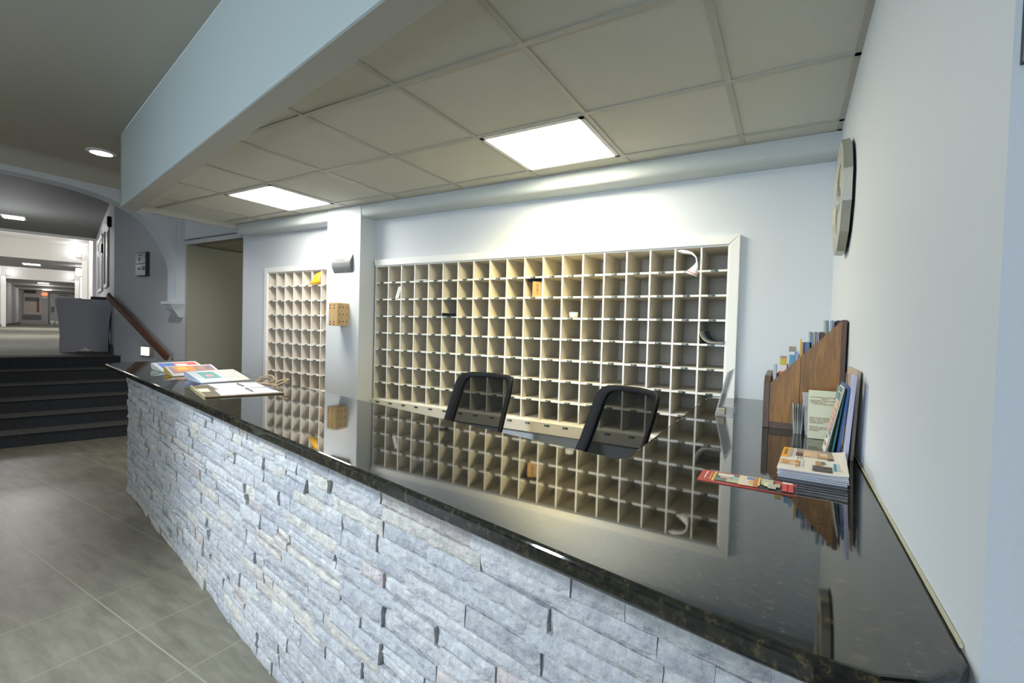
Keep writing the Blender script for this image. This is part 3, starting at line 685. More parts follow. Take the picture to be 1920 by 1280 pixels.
# base
r_ = thing('stone_reception_counter','reception counter base faced in pale split ledger stone','counter',(.8,-1.4,0))
XS0,XS1 = -1.56,XR-.002
q = lambda x,off: (x, sf(x)+off)
B().prism([q(XS0+.03,.03),q(XS1,.03),(XS1,gb(XS1)-.02),(2.76,gb(2.76)-.02),(XS0+.0,gb(XS0)-.12)],0,1.034).build('carcass',mat('counter_back',(.30,.29,.27),.7),r_)
B().box(2.76,XS1,gb(2.76)-.02,-.025,0,1.034).build('return_carcass',mat('counter_back2',(.30,.29,.27),.7),r_)
def stones():
    verts = []; faces = []; cols = []
    rr = random.Random(11)
    def stone(org,eu,en,u0,u1,z0,z1,dep,tone):
        nu = max(3,int((u1-u0)/.028)); nz = 4 if z1-z0 > .03 else 3
        k = len(verts); tilt = rr.uniform(-.006,.006); tz = rr.uniform(-.005,.005); g = .0008
        for j in range(nz+1):
            for i in range(nu+1):
                fu,fz = i/nu,j/nz; u = u0+g+(u1-u0-2*g)*fu; z = z0+g*.5+(z1-z0-g)*fz
                edge = min(fu,1-fu)*(u1-u0); edz = min(fz,1-fz)*(z1-z0)
                if 0 < fu < 1 and 0 < j < nz: u += rr.uniform(-.003,.003)
                nv = noise.noise(Vector((u*14,z*22,dep*90)))*.0045+noise.noise(Vector((u*45,z*60,dep*50)))*.0022
                h = dep+nv+tilt*(fu-.5)+tz*(fz-.5)
                if edge < .004 or edz < .002: h -= .0035+abs(noise.noise(Vector((u*30,z*30,3))))*.004
                p = org+eu*u+en*h; verts.append((p.x,p.y,z)); cols.append(tone)
        W = nu+1
        for j in range(nz):
            for i in range(nu): faces.append((k+j*W+i,k+j*W+i+1,k+(j+1)*W+i+1,k+(j+1)*W+i))
        # sides back into the wall
        ring = [i for i in range(W)]+[j*W+nu for j in range(1,nz+1)]+[nz*W+i for i in range(nu-1,-1,-1)]+[j*W for j in range(nz-1,0,-1)]
        kk = len(verts)
        for t in ring:
            v = Vector(verts[k+t]); d_ = (v-org).dot(en); p = v-en*(d_+.02); verts.append(tuple(p)); cols.append(tuple(c*.55 for c in tone))
        m = len(ring)
        for t in range(m): faces.append((k+ring[t],kk+t,kk+(t+1)%m,k+ring[(t+1)%m]))
    def tone():
        t = rr.random(); s_ = rr.uniform(.88,1.06)
        base = (.48,.492,.508)
        if t < .16: base = (.55,.53,.49)
        elif t < .24: base = (.50,.455,.45)
        elif t < .5: base = (.43,.447,.475)
        return (*[c*s_ for c in base],1)
    def face(org,eu,en,length):
        z = .0; rows = []
        while z < 1.03:
            h = rr.choice((.042,.048,.052,.055,.060)); h = min(h,1.0335-z)
            if 1.0335-(z+h) < .03: h = 1.0335-z
            rows.append((z,z+h)); z += h
        for z0,z1 in rows:
            u = -rr.uniform(0,.1)
            rowd = rr.uniform(0,.005)
            while u < length:
                l = rr.choice((.10,.13,.17,.22,.28,.36))*rr.uniform(.85,1.15); a = max(u,0); e = min(u+l,length)
                if length-e < .04: e = length
                if e-a > .02:
                    dep = .006+rowd*.6+rr.choice((0,.002,.004,.006,.009,.014))
                    if rr.random() < .16 and z1-z0 > .047:
                        zm = z0+(z1-z0)*rr.uniform(.4,.6); stone(org,eu,en,a,e,z0,zm,dep,tone()); stone(org,eu,en,a,e,zm,z1,dep*rr.uniform(.3,1.3)+.002,tone())
                    else: stone(org,eu,en,a,e,z0,z1,dep,tone())
                u = e if e < length else length
    A = Vector((XS0,sf(XS0)+.03,0)); face(A,cu,cn,(XS1-XS0-.012)*math.sqrt(1+SL*SL))
    # left end
    E_ = Vector((XS0+.03,gb(XS0)-.11,0)); F_ = Vector((XS0+.022,sf(XS0)+.02,0)); eu = (F_-E_).normalized(); en = Vector((eu.y,-eu.x,0)); en = en if en.x < 0 else -en
    face(E_,eu,en,(F_-E_).length)
    me = bpy.data.meshes.new('stone_facing'); me.from_pydata(verts,[],faces)
    ca = me.color_attributes.new('tone','FLOAT_COLOR','POINT')
    for i,c in enumerate(cols): ca.data[i].color = c
    me.materials.append(STONE)
    bm = bmesh.new(); bm.from_mesh(me); bmesh.ops.recalc_face_normals(bm,faces=bm.faces); bm.to_mesh(me); bm.free()
    o = bpy.data.objects.new('stone_facing',me); COL.objects.link(o); o.parent = r_; o.location = -r_.location
    return o
stones()

# ------------------------------------------------------------------ office chairs
def make_chair(label):
    r = thing('office_chair',label,'office chair',(0,0,0),group='black mesh chairs behind the counter')
    # local: faces -Y, back towards +Y.  backrest curved, reclined
    def bp(u,v):    # u -1..1, v 0 bottom..1 top
        wv = .222-.012*v
        x_ = u*wv; z_ = .60+.56*v - .010*(abs(u)**3)*v
        y_ = .12+.25*v-.075*abs(u)**2.4+.02*math.sin(PI*v)
        return Vector((x_,y_,z_))
    # rounded frame ring
    U = 28; out = []; inn = []
    def sup(a,n_=9.): c,s_ = cos(a),math.sin(a); return (math.copysign(abs(c)**(2/n_),c), math.copysign(abs(s_)**(2/n_),s_))
    K = 64
    for k in range(K):
        a = 2*PI*k/K; c,s_ = sup(a,10.); out.append((c,.5+.5*s_)); inn.append((c*.79,.5+.5*s_*.90))
    vs = []
    for (uo,vo),(ui,vi) in zip(out,inn):
        po,pi_ = bp(uo,vo),bp(ui,vi); t = Vector((0,.011,0)); vs += [po-t,pi_-t,pi_+t,po+t]
    fs = []
    for k in range(K):
        a = 4*k; c = 4*((k+1) % K)
        for q_ in range(4): fs.append((a+q_,a+(q_+1)%4,c+(q_+1)%4,c+q_))
    B().add(vs,fs).build('back_frame',BLACK,r,smooth=True,world=False,bevel=.004)
    vs = []; n1,n2 = 12,14
    for j in range(n2+1):
        for i in range(n1+1):
            vs.append(bp((-1+2*i/n1)*.86,.05+.90*j/n2))
    fs = [(j*(n1+1)+i,j*(n1+1)+i+1,(j+1)*(n1+1)+i+1,(j+1)*(n1+1)+i) for j in range(n2) for i in range(n1)]
    B().add(vs,fs).build('back_mesh',MESHF,r,smooth=True,world=False)
    # seat
    b = B(); b.lathe([(.02,.50),(.19,.50),(.235,.52),(.245,.55),(.225,.578),(.12,.585),(.01,.583)],(0,0,0),n=32)
    b.v = [Vector((math.copysign(abs(v.x)**.8*.245**.2,v.x),math.copysign(abs(v.y)**.8*.245**.2,v.y),v.z)) for v in b.v]
    b.build('seat',DKFAB,r,smooth=True,world=False)
    b = B(); b.tube([(0,.06,.50),(0,.15,.50),(0,.19,.58),(0,.225,.74)],[.02,.02,.018,.014],10); b.build('back_support',BLACK,r,smooth=True,world=False)
    for s_ in (-1,1):
        b = B(); b.tube([(s_*.20,.04,.51),(s_*.275,.03,.53),(s_*.285,.02,.62),(s_*.285,.02,.80)],.016,10); arm = b.build('armrest',BLACK,r,smooth=True,world=False)
        b = B(); b.box(s_*.285-.04,s_*.285+.04,-.13,.12,.80,.825); p_ = b.build('arm_pad',BLACK,arm,world=False,bevel=.011)
    b = B(); b.lathe([(.028,.12),(.028,.34),(.018,.34),(.018,.50)],(0,0,0),n=16); b.build('gas_column',CHROME,r,smooth=True,world=False)
    b = B(); b.lathe([(.05,.075),(.05,.12),(.03,.13)],(0,0,0),n=16); b.build('base_hub',BLACK,r,world=False)
    for k in range(5):
        a = 2*PI*k/5+.3; c,s_ = cos(a),math.sin(a)
        b = B(); b.tube([(.04*c,.04*s_,.10),(.30*c,.30*s_,.075)],[.024,.015],8); lg = b.build('base_arm',BLACK,r,world=False)
        b = B(); b.lathe([(.012,-.024),(.028,-.02),(.028,.02),(.012,.024)],(0,0,0),'x',14)
        cs_ = b.build('caster',BLACK,lg,world=False); cs_.location = (.30*c,.30*s_,.0285); cs_.rotation_euler = (0,0,a+PI/2)
    return r
def place_chair(ch,tl,tr):
    # tl, tr: world XY of the upper corners of the back
    tl,tr = Vector(tl),Vector(tr); mid = (tl+tr)/2; ang = atan2(tr.y-tl.y,tr.x-tl.x)
    off = Vector((-math.sin(ang),cos(ang)))*(.12+.25-.045)
    ch.location = (mid.x-off.x,mid.y-off.y,0); ch.rotation_euler = (0,0,ang)
ch1 = make_chair('black mesh office chair nearer the pillar behind the counter')
place_chair(ch1,(1.375,-.585),(1.790,-.63))
ch2 = dup(ch1); ch2['label'] = 'black mesh office chair nearer the right end behind the counter'
place_chair(ch2,(2.295,-.60),(2.645,-.82))

# ------------------------------------------------------------------ things on the counter: left end
ZC = 1.0705
def folded_paper(name,label,fl,fr,nl,nr,art,inside):
    """fl, fr: raised fold (left, right seen from the lobby); nl, nr: front edge on the counter"""
    fl,fr,nl,nr = [Vector((*p,0)) for p in (fl,fr,nl,nr)]
    r = thing(name,label,'newspaper',((fl+nr)/2).to_tuple()[:2]+(ZC,),group='folded papers on the counter')
    prof = []   # (fraction from front edge to fold, height)
    for k in range(11):
        f = k/10; prof.append((f, .0035+.041*(1-(1-f)**1.25) if f < 1 else .0445))
    low = [(1.03,.042),(1.04,.036),(1.02,.024),(.98,.012),(.90,.004),(.75,.0015),(.3,.0012),(0,.001)]
    vs = []
    for f,h in prof+low: vs += [nl.lerp(fl,f)+Vector((0,0,ZC+h)),nr.lerp(fr,f)+Vector((0,0,ZC+h))]
    m = len(prof)+len(low); b = B(); b.add(vs,[(2*k,2*k+1,2*k+3,2*k+2) for k in range(len(prof)-1)])
    b.add(vs,[(2*k,2*k+1,2*k+3,2*k+2) for k in range(len(prof)-1,m-1)],1)
    o = b.build('folded_sheet',[PAPER,inside],r,smooth=True); so = o.modifiers.new('thick','SOLIDIFY'); so.thickness = .0014; so.offset = 0
    # printed art follows the sheet
    bb = B(); ms = []
    def pos(u,v):   # u left->right (0..1), v fold(0)->front(1)
        f = 1-v; h = .0035+.041*(1-(1-f)**1.25); return nl.lerp(nr,u).lerp(fl.lerp(fr,u),f)+Vector((0,0,ZC+h))
    for i,(u0,v0,u1,v1,c) in enumerate(art):
        mt = flat(c)
        if mt not in ms: ms.append(mt)
        nv = 4; k = Vector((.0006,0,.0013+.00025*i)); vs = []
        for j in range(nv+1): vs += [pos(u0,v0+(v1-v0)*j/nv)+k,pos(u1,v0+(v1-v0)*j/nv)+k]
        bb.add(vs,[(2*j,2*j+1,2*j+3,2*j+2) for j in range(nv)],ms.index(mt))
    bb.build('cover_print',ms,r)
    return r
folded_paper('folded_newspaper','folded flyer with blue and red cover, farthest left on the counter',(-.775,-1.353),(-.78,-1.065),(-.505,-1.394),(-.50,-1.12),
    [(.08,.12,.42,.80,(.08,.16,.45)),(.42,.12,.94,.80,(.62,.12,.12)),(.44,.30,.70,.50,(.8,.75,.72)),(.70,.5,.92,.62,(.8,.75,.72))],flat((.75,.78,.70)))
folded_paper('folded_newspaper','folded flyer with orange photo cover between the blue flyer and the newspaper',(-.436,-1.419),(-.43,-1.13),(-.177,-1.478),(-.175,-1.19),
    [(.05,.10,.95,.80,(.38,.22,.24)),(.15,.15,.55,.62,(.75,.30,.08)),(.22,.2,.4,.5,(.85,.5,.12)),(.6,.25,.8,.5,(.45,.28,.2)),(.78,.15,.93,.5,(.25,.18,.3))],flat((.65,.45,.10)))
art = [(.16,.16,.50,.72,(.10,.42,.40)),(.22,.36,.42,.66,(.30,.32,.36)),(.26,.42,.40,.56,(.72,.45,.42)),(.42,.45,.50,.70,(.05,.50,.42))]
for cidx in range(4):
    for k in range(7): art.append((.55+.105*cidx,.12+.11*k,.55+.105*cidx+random.uniform(.05,.085),.155+.11*k,(.55,.55,.57)))
art += [(.04,.12,.12,.2,(.6,.6,.62)),(.04,.5,.13,.56,(.6,.6,.62))]
folded_paper('folded_newspaper','folded white newspaper with teal photo, nearest the clipboard',(.001,-1.498),(.007,-1.219),(.271,-1.535),(.304,-1.275),art,flat((.45,.48,.62)))
# clipboard
c00,c10,c11,c01 = [Vector((x_,y_,0)) for x_,y_ in ((.373,-1.639),(.822,-1.790),(.950,-1.487),(.511,-1.312))]
r_ = thing('sign_in_board','brown sign-in board with papers lying on the counter','clipboard',(.66,-1.55,ZC))
B().prism([c.to_tuple()[:2] for c in (c00,c10,c11,c01)],ZC,ZC+.006).build('board',LEATH,r_,bevel=.002)
def bl(u,v): return c00.lerp(c10,u).lerp(c01.lerp(c11,u),v)
e = B(); e.obox(bl(.5,0)+Vector((0,0,ZC+.005)),(c10-c00)*.5,cn*.003,(0,0,.0042)); e.build('edge_binding',mat('tan_edge',(.35,.27,.12),.5),r_)
def sheet(nm,label,pts,z,col=PAPER):
    o = B().prism(pts,z,z+.002).build(nm,col,loc=(sum(p[0] for p in pts)/4,sum(p[1] for p in pts)/4,z)); return tag(o,label,'paper','papers on the sign-in board')
sheet('paper_form','white form on the far half of the sign-in board',[(.384,-1.561),(.637,-1.633),(.690,-1.425),(.475,-1.345)],ZC+.0065)
sheet('paper_form','white form on the near half of the sign-in board',[(.633,-1.652),(.842,-1.732),(.920,-1.492),(.722,-1.430)],ZC+.0065)
sheet('paper_note','small cream note at the left corner of the sign-in board',[(.537,-1.700),(.658,-1.738),(.676,-1.694),(.560,-1.650)],ZC+.0065,CREAM)
for lab,a,e_ in (('dark pen lying on the far form',(.501,-1.466),(.633,-1.504)),('dark pen lying on the near form',(.708,-1.539),(.853,-1.586)),('thick dark pen at the right end of the near form',(.724,-1.434),(.865,-1.481))):
    a,e_ = Vector((*a,ZC+.0125)),Vector((*e_,ZC+.0125)); k = (e_-a).normalized()
    r2 = thing('pen',lab,'pen',((a+e_)/2).to_tuple(),group='pens on the sign-in board')
    B().tube([a,a.lerp(e_,.85)],.004,8).build('barrel',flat((.12,.12,.14)),r2); B().tube([a.lerp(e_,.85),e_],[.004,.001],8).build('tip',CHROME,r2)
r2 = thing('twine_bow','looped brown twine at the back of the sign-in board','string',(.62,-1.37,ZC))
def loop(pts,r,mt,nm):
    P = [Vector(p) for p in pts]; out = []
    for i in range(len(P)-1):
        a = P[max(i-1,0)]; p = P[i]; q_ = P[i+1]; d = P[min(i+2,len(P)-1)]
        for k in range(6):
            t = k/6; out.append(.5*(2*p+(q_-a)*t+(2*a-5*p+4*q_-d)*t*t+(3*p-a-3*q_+d)*t**3))
    B().tube(out+[P[-1]],r,8).build(nm,mt,r2,smooth=True)
TW = mat('twine',(.36,.25,.13),.8); TWD = mat('twine_dark',(.17,.11,.06),.8)
zc = ZC+.014
loop([(.49,-1.355,zc),(.53,-1.335,zc+.03),(.585,-1.32,zc+.038),(.64,-1.345,zc+.02),(.60,-1.37,zc),(.55,-1.375,zc)],.0045,TW,'left_loop')
loop([(.52,-1.36,zc),(.56,-1.345,zc+.02),(.61,-1.34,zc+.024),(.66,-1.36,zc)],.006,TWD,'inner_loop')
loop([(.60,-1.375,zc),(.70,-1.385,zc+.004),(.76,-1.40,zc+.008)],.0045,TW,'knot')
loop([(.70,-1.385,zc),(.755,-1.375,zc+.03),(.80,-1.36,zc+.036),(.795,-1.40,zc+.018),(.76,-1.42,zc)],.0045,TW,'right_loop')
loop([(.74,-1.40,zc),(.82,-1.44,zc+.006),(.88,-1.47,zc-.004)],.006,TWD,'tail')

# ------------------------------------------------------------------ things on the counter: right end
# clear sign holder, seen edge on
r_ = thing('sign_holder','clear slanted sign holder standing edge-on by the pigeonhole frame','sign holder',(2.87,-.56,ZC))
b = B(); b.box(2.842,2.906,-.705,-.41,ZC,ZC+.004); b.build('foot',ACRY,r_)
b = B(); b.obox((2.862,-.555,ZC+.097),(.0025,0,0),(0,.146,0),(.022,0,.097)); b.build('panel',ACRY,r_)
b = B(); b.obox((2.8585,-.555,ZC+.097),(.0006,0,0),(0,.14,0),(.021,0,.092)); b.build('insert',mat('insert_paper',(.60,.56,.48),.6),r_)
b = B(); b.box(2.848,2.878,-.708,-.66,ZC+.004,ZC+.034); b.build('front_clip',mat('tan_clip',(.42,.34,.24),.5),r_,bevel=.003)
# red flyer
r_ = thing('red_flyer','glossy red flyer with pictures lying on the counter','flyer',(3.03,-1.68,ZC))
fo = Vector((2.925,-1.728,ZC)); fu = Vector((.2075,.0025,0)); fv = Vector((.0,.097,0))
B().obox(fo+fu/2+fv/2+Vector((0,0,.001)),fu/2,fv/2,(0,0,.001)).build('card',flat((.50,.055,.035),.3),r_)
DK = (.02,.022,.02)
pl = [(.62,0,1,.70,DK),(.62,.7,.80,.80,DK),(.145,.06,.175,.95,(.80,.45,.05)),(.115,.15,.125,.8,(.75,.45,.1)),(.06,.2,.072,.85,(.85,.8,.75)),(.17,.12,.42,.86,(.06,.09,.08)),
    (.19,.62,.36,.84,(.70,.70,.66)),(.22,.42,.34,.60,(.55,.36,.28)),(.18,.18,.30,.36,(.16,.20,.17)),(.30,.15,.42,.40,(.52,.50,.30)),(.35,.35,.43,.7,(.35,.45,.42)),
    (.42,.08,.62,.92,(.78,.62,.36)),(.45,.15,.53,.6,(.72,.62,.52)),(.50,.62,.58,.86,(.10,.22,.50)),(.53,.22,.6,.6,(.70,.40,.15)),(.575,.10,.615,.88,(.55,.18,.05)),(.62,.2,.64,.95,(.80,.55,.12)),
    (.65,.35,.77,.88,(.48,.50,.36)),(.68,.25,.74,.6,(.70,.65,.40)),(.72,.12,.80,.5,(.42,.45,.32)),(.78,.3,.84,.6,(.50,.40,.28)),(.858,.06,.908,.72,(.62,.05,.05)),(.916,.06,.965,.72,(.62,.05,.05)),(.860,.70,.962,.84,(.80,.70,.62))]
patches('cover_print',r_,fo+Vector((0,0,.002)),fu,fv,pl)
# stack of brochures and the one on top
r_ = tag(bpy.data.objects.new('brochure_stack',None),'thick pile of pale brochures on the counter','brochures',kind='stuff'); COL.objects.link(r_); r_.location = (3.165,-1.465,ZC)
b = B(); rr = random.Random(4)
for k in range(13):
    jx,jy,a = rr.uniform(-.0025,.0025)-.0004*k,rr.uniform(-.004,.004)-.0022*(k),rr.uniform(-.012,.012)
    ex = Vector((cos(a),math.sin(a)-.01,0))*.0715; ey = Vector((-math.sin(a)+.05,cos(a),0))*.116
    b.obox((3.172+jx,-1.458+jy,ZC+.00115+.0022*k),ex,ey,(0,0,.00095),k % 3)
b.build('sheets',[mat('brochure_edge',(.62,.64,.70),.6),mat('brochure_edge_b',(.50,.52,.60),.6),mat('brochure_edge_c',(.70,.70,.72),.6)],r_)
zt = ZC+.0290
r_ = thing('brochure','cream brochure with orange corner on top of the pile','brochure',(3.168,-1.48,zt))
o0 = Vector((3.090,-1.611,zt)); eu = Vector((.146,.003,0)); ev = Vector((.014,.262,0))
n = 8; vs = []
for i in range(n+1):
    f = i/n; curl = .006*max(0,f-.8)/.2
    vs += [o0+eu*f+Vector((0,0,curl*.5)),o0+eu*f+ev+Vector((0,0,curl))]
b = B().add(vs,[(2*i,2*i+2,2*i+3,2*i+1) for i in range(n)]); ob = b.build('cover',mat('brochure_cream',(.76,.70,.60),.5),r_); so = ob.modifiers.new('thick','SOLIDIFY'); so.thickness = .0014; so.offset = -1
pl = [(0,.5,.115,1,(.80,.36,.02)),(.035,.62,.085,.93,(.30,.12,.02)),(.125,.52,.145,.98,(.35,.34,.30)),(.155,.55,.17,.98,(.30,.30,.28)),(.19,.55,.205,.95,(.65,.45,.38)),
    (.225,.80,.93,1,(.30,.24,.20)),(.225,.62,.34,.8,(.09,.04,.03)),(.34,.62,.60,.93,(.62,.42,.28)),(.36,.66,.45,.86,(.72,.48,.25)),(.56,.60,.90,.84,(.40,.26,.13)),(.60,.72,.72,.88,(.70,.50,.34)),(.72,.56,.90,.66,(.13,.07,.06)),(.93,.72,.99,.99,(.40,.33,.36)),
    (.26,.50,.275,.60,(.2,.18,.16)),(.30,.49,.315,.59,(.2,.18,.16)),(.335,.49,.35,.58,(.35,.2,.15)),(.255,.12,.27,.45,(.75,.38,.10)),(.275,.10,.29,.45,(.72,.40,.12)),(.31,.13,.32,.38,(.12,.12,.12)),(.36,.12,.368,.42,(.25,.22,.2)),
    (.50,.06,.78,.17,(.06,.05,.05)),(.50,.20,.78,.27,(.10,.06,.05)),(.54,.28,.64,.46,(.40,.24,.10)),(.62,.36,.68,.46,(.12,.12,.12)),(.80,.14,.84,.44,(.05,.28,.42)),(.86,.16,.89,.44,(.45,.55,.55)),(.90,.12,.93,.42,(.70,.45,.35)),(.05,.2,.065,.45,(.50,.55,.72))]
patches('cover_print',r_,o0+Vector((0,0,.0017)),eu,ev,pl,lift=.0002)
M = frame_m(o0+eu*.165+ev*.27+Vector((0,0,.0042))-r_.location,ev,-eu); text('lettering','M',.062,flat((.70,.28,.02)),r_,M)
# wooden brochure rack
RY0,RY1 = -.87,-.54
r_ = thing('brochure_rack','stepped brown wooden brochure rack against the right wall','brochure rack',(3.17,-.7,ZC))
zs = lambda x_: 1.248+(x_-3.054)*1.105
for yy in (RY0,RY1-.014):
    b = B(); b.prism_axis([(3.05,ZC+.025),(3.05,zs(3.05)),(3.146,zs(3.146)),(3.146,ZC+.025)],yy,yy+.014,'y'); b.prism_axis([(3.1478,ZC+.025),(3.1478,zs(3.1478)),(3.268,zs(3.268)),(3.268,ZC+.025)],yy,yy+.014,'y')
    b.build('side_panel',RACKW,r_)
b = B(); b.prism_axis([(RY0-.002,ZC),(RY1,ZC),(RY1,1.272),(RY0+.05,1.268),(RY0-.002,1.246)],3.028,3.050,'x'); b.build('front_board',RACKD,r_,bevel=.002)
b = B(); b.box(3.268,3.284,RY0,RY1,ZC,zs(3.268)+.004); b.build('back_board',RACKD,r_,bevel=.002)
b = B(); b.box(3.05,3.268,RY0+.004,RY1,ZC,ZC+.025); b.build('base_board',RACKD,r_)
tiers = [(3.051,3.073,1.314),(3.075,3.103,1.346),(3.105,3.140,1.375),(3.142,3.179,1.408),(3.181,3.225,1.442),(3.227,3.267,1.483)]
for x0,x1,zt_ in tiers:
    b = B(); b.box(x0-.001,x1+.0005,RY0+.0145,RY1-.0145,ZC+.026,zt_-.20); b.build('step',RACKD,r_)
def slip(x0,x1,top,col,label,y0=-.852,w_=.10,dark=None,tilt=0,art=None,tier=0):
    zb = tiers[tier][2]-.1995
    c = Vector(((x0+x1)/2,y0+w_/2,zb))
    r = thing('brochure',label,'brochure',c,group='brochures in the wooden rack')
    b = B(); vs = [(x0,y0,zb),(x1,y0,zb),(x1,y0+w_,zb),(x0,y0+w_,zb),(x0+tilt,y0,top),(x1+tilt,y0,top),(x1+tilt,y0+w_,top),(x0+tilt,y0+w_,top)]
    b.add(vs,[(3,2,1,0),(4,5,6,7),(0,1,5,4),(1,2,6,5),(2,3,7,6),(3,0,4,7)]); b.build('leaflet',flat(col),r)
    if art:
        patches('cover_print',r,(x0,y0,zb),(x1-x0,0,0),(tilt,0,top-zb),art,lift=.0006)
tn = ['lowest','second','third','fourth','fifth','top']
slip(3.058,3.068,1.314,(.42,.50,.58),'pale blue brochure in the lowest tier of the wooden rack',tier=0)
slip(3.079,3.1015,1.346,(.30,.26,.22),'yellow, white and red brochure in second tier of the wooden rack',tier=1,art=[(0,.84,1,.97,(.72,.42,.05)),(.1,.86,.5,.94,(.62,.58,.05)),(0,.72,1,.84,(.78,.72,.68)),(0,.64,1,.72,(.70,.18,.06)),(0,.4,1,.64,(.05,.10,.07))])
slip(3.107,3.126,1.366,(.10,.34,.50),'bright blue booklet in third tier of the wooden rack',tier=2,art=[(0,0,.12,1,(.7,.75,.8)),(0,.94,1,1,(.8,.8,.8))])
slip(3.127,3.138,1.366,(.28,.36,.58),'violet blue booklet in third tier of the wooden rack',tier=2,art=[(.4,0,.55,.95,(.55,.62,.75))])
slip(3.107,3.132,1.384,(.36,.28,.20),'brown booklet behind the blue ones in third tier',y0=-.748,w_=.09,tier=2)
slip(3.143,3.147,1.416,(.62,.50,.08),'thin yellow brochure in fourth tier of the wooden rack',tier=3)
slip(3.1475,3.152,1.404,(.65,.30,.26),'thin pink brochure in fourth tier of the wooden rack',tier=3)
slip(3.1525,3.158,1.402,(.03,.05,.10),'thin navy brochure in fourth tier of the wooden rack',tier=3)
slip(3.1585,3.178,1.404,(.09,.19,.30),'thick steel blue booklet in fourth tier of the wooden rack',tier=3)
cl5 = [((.30,.36,.44),'slate'),((.24,.34,.46),'denim blue'),((.55,.50,.44),'beige'),((.30,.28,.40),'purple grey'),((.46,.42,.44),'pale mauve'),((.08,.03,.05),'maroon'),((.10,.12,.05),'olive'),((.16,.10,.06),'dark brown')]
xx = 3.182
for i,(c,nm) in enumerate(cl5):
    w_ = .0046; slip(xx,xx+w_,1.444-.0012*(i % 3),c,'thin %s brochure in fifth tier of the wooden rack' % nm,tier=4,tilt=-.012+.001*i); xx += .0053
cl6 = [((.28,.32,.32),'grey green'),((.12,.28,.36),'teal'),((.72,.74,.76),'white'),((.40,.42,.62),'lavender'),((.24,.26,.34),'blue grey'),((.03,.035,.05),'black'),((.05,.05,.10),'midnight blue')]
xx = 3.228
for i,(c,nm) in enumerate(cl6):
    slip(xx,xx+.0048,1.487-.001*(i % 2),c,'thin %s brochure in top tier of the wooden rack' % nm,tier=5,tilt=-.010 if i < 5 else -.003); xx += .0055
# small leaflets standing in front of the rack
for i,(x0,c,nm) in enumerate(((3.127,(.45,.47,.45),'pale grey'),(3.1335,(.20,.24,.22),'dark green'),(3.140,(.40,.36,.28),'tan'),(3.1465,(.14,.16,.15),'blackish'),(3.153,(.30,.34,.36),'slate grey'))):
    r = thing('small_leaflet','small %s leaflet standing before the rack side' % nm,'leaflet',(x0+.003,-.91,ZC),group='small leaflets before the rack')
    b = B(); b.obox((x0+.003,-.905,ZC+.0525),(.0024,0,0),(0,.030,0),(-.003+.0012*i,0,.0525)); b.build('sheet',flat(c),r)
    b = B(); b.obox((x0+.003,-.936,ZC+.07),(.0016,0,0),(0,.0008,0),(-.0015,0,.025)); b.build('edge_print',flat(tuple(v*.5 for v in c)),r)
b = B(); b.obox((3.173,-.925,ZC+.076),(.011,.003,0),(-.0008,.0012,0),(-.006,.01,.076)); tag(b.build('grey_card',flat((.52,.49,.50)),loc=(3.173,-.925,ZC)),'narrow grey card behind the yellow notice card','card')
# yellow notice card
r_ = thing('notice_card','pale yellow printed notice card leaning on the rack','card',(3.214,-.975,ZC))
o0 = Vector((3.172,-.995,ZC+.001)); eu = Vector((.084,.004,0)); ev = Vector((.0,.022,.166)); nrm = eu.cross(ev).normalized()
B().obox(o0+eu/2+ev/2-nrm*.0008,eu/2,ev/2,nrm*.0008).build('card',CREAM,r_)
INK = mat('brown_ink',(.26,.13,.07),.7)
for i,(ln,v) in enumerate((('YOU DESERVE PEACE OF',.855),('MIND',.82),('KNOWING YOUR FAMILY',.785),('MEMBER HAS A',.75),('COMFORTABLE SPACE',.715),('HELP YOUR HOMETOWN',.43),('HELP THEM SUPPORT',.395),('THOSE WHO ARE THEIR',.36),('SHOPKEEPERS',.325),('SUPPORT AND SHOP',.24),('YOUR FAMILY HOME',.205),('BUSINESS',.17))):
    al = 'CENTER' if i in (1,4) else 'LEFT'
    M = frame_m(o0+eu*(.55 if al == 'CENTER' else .06)+ev*v+nrm*.0006-r_.location,eu,ev); text('lettering',ln,.0066,INK,r_,M,al)
# leaflets and magazines leaning on the right wall
def lean(name,label,cat,y0,y1,xb,xt,h,th,col,yt=0,art=None):
    r = thing(name,label,cat,(xb,(y0+y1)/2,ZC),group='papers leaning on the right wall')
    o0 = Vector((xb,y0,ZC+.0005)); eu = Vector((0,y1-y0,0)); ev = Vector((xt-xb,yt,h)); nn = ev.cross(eu).normalized()
    if nn.x > 0: nn = -nn
    B().obox(o0+eu/2+ev/2-nn*th/2,eu/2,ev/2,nn*th/2).build('sheet',col if not isinstance(col,tuple) else flat(col),r)
    if art: patches('cover_print',r,o0+eu,-eu,ev,art,lift=.0006)
    return r
TAN = mat('tan_board',(.42,.34,.27),.7)
r = lean('tan_board','tall tan board leaning against the right wall','board',-1.28,-1.02,3.268,3.277,.258,.008,TAN)
b = B(); b.obox((3.2645,-1.12,ZC+.225),(.0006,0,0),(0,.006,0),(0,0,.018)); b.obox((3.2645,-1.17,ZC+.222),(.0006,0,0),(0,.006,0),(0,0,.022)); b.build('dark_slots',flat((.12,.08,.06)),r)
lean('leaning_magazine','lavender booklet leaning at the near edge of the tan board','magazine',-1.345,-1.265,3.250,3.2605,.250,.006,(.42,.44,.62),yt=-.03)
lean('leaning_magazine','deep blue magazine leaning behind the colour strip','magazine',-1.27,-1.06,3.238,3.253,.215,.005,(.05,.12,.30),yt=-.05)
lean('leaning_magazine','teal magazine leaning between blue and dark ones','magazine',-1.24,-1.04,3.226,3.2465,.20,.004,(.06,.24,.24),yt=-.05)
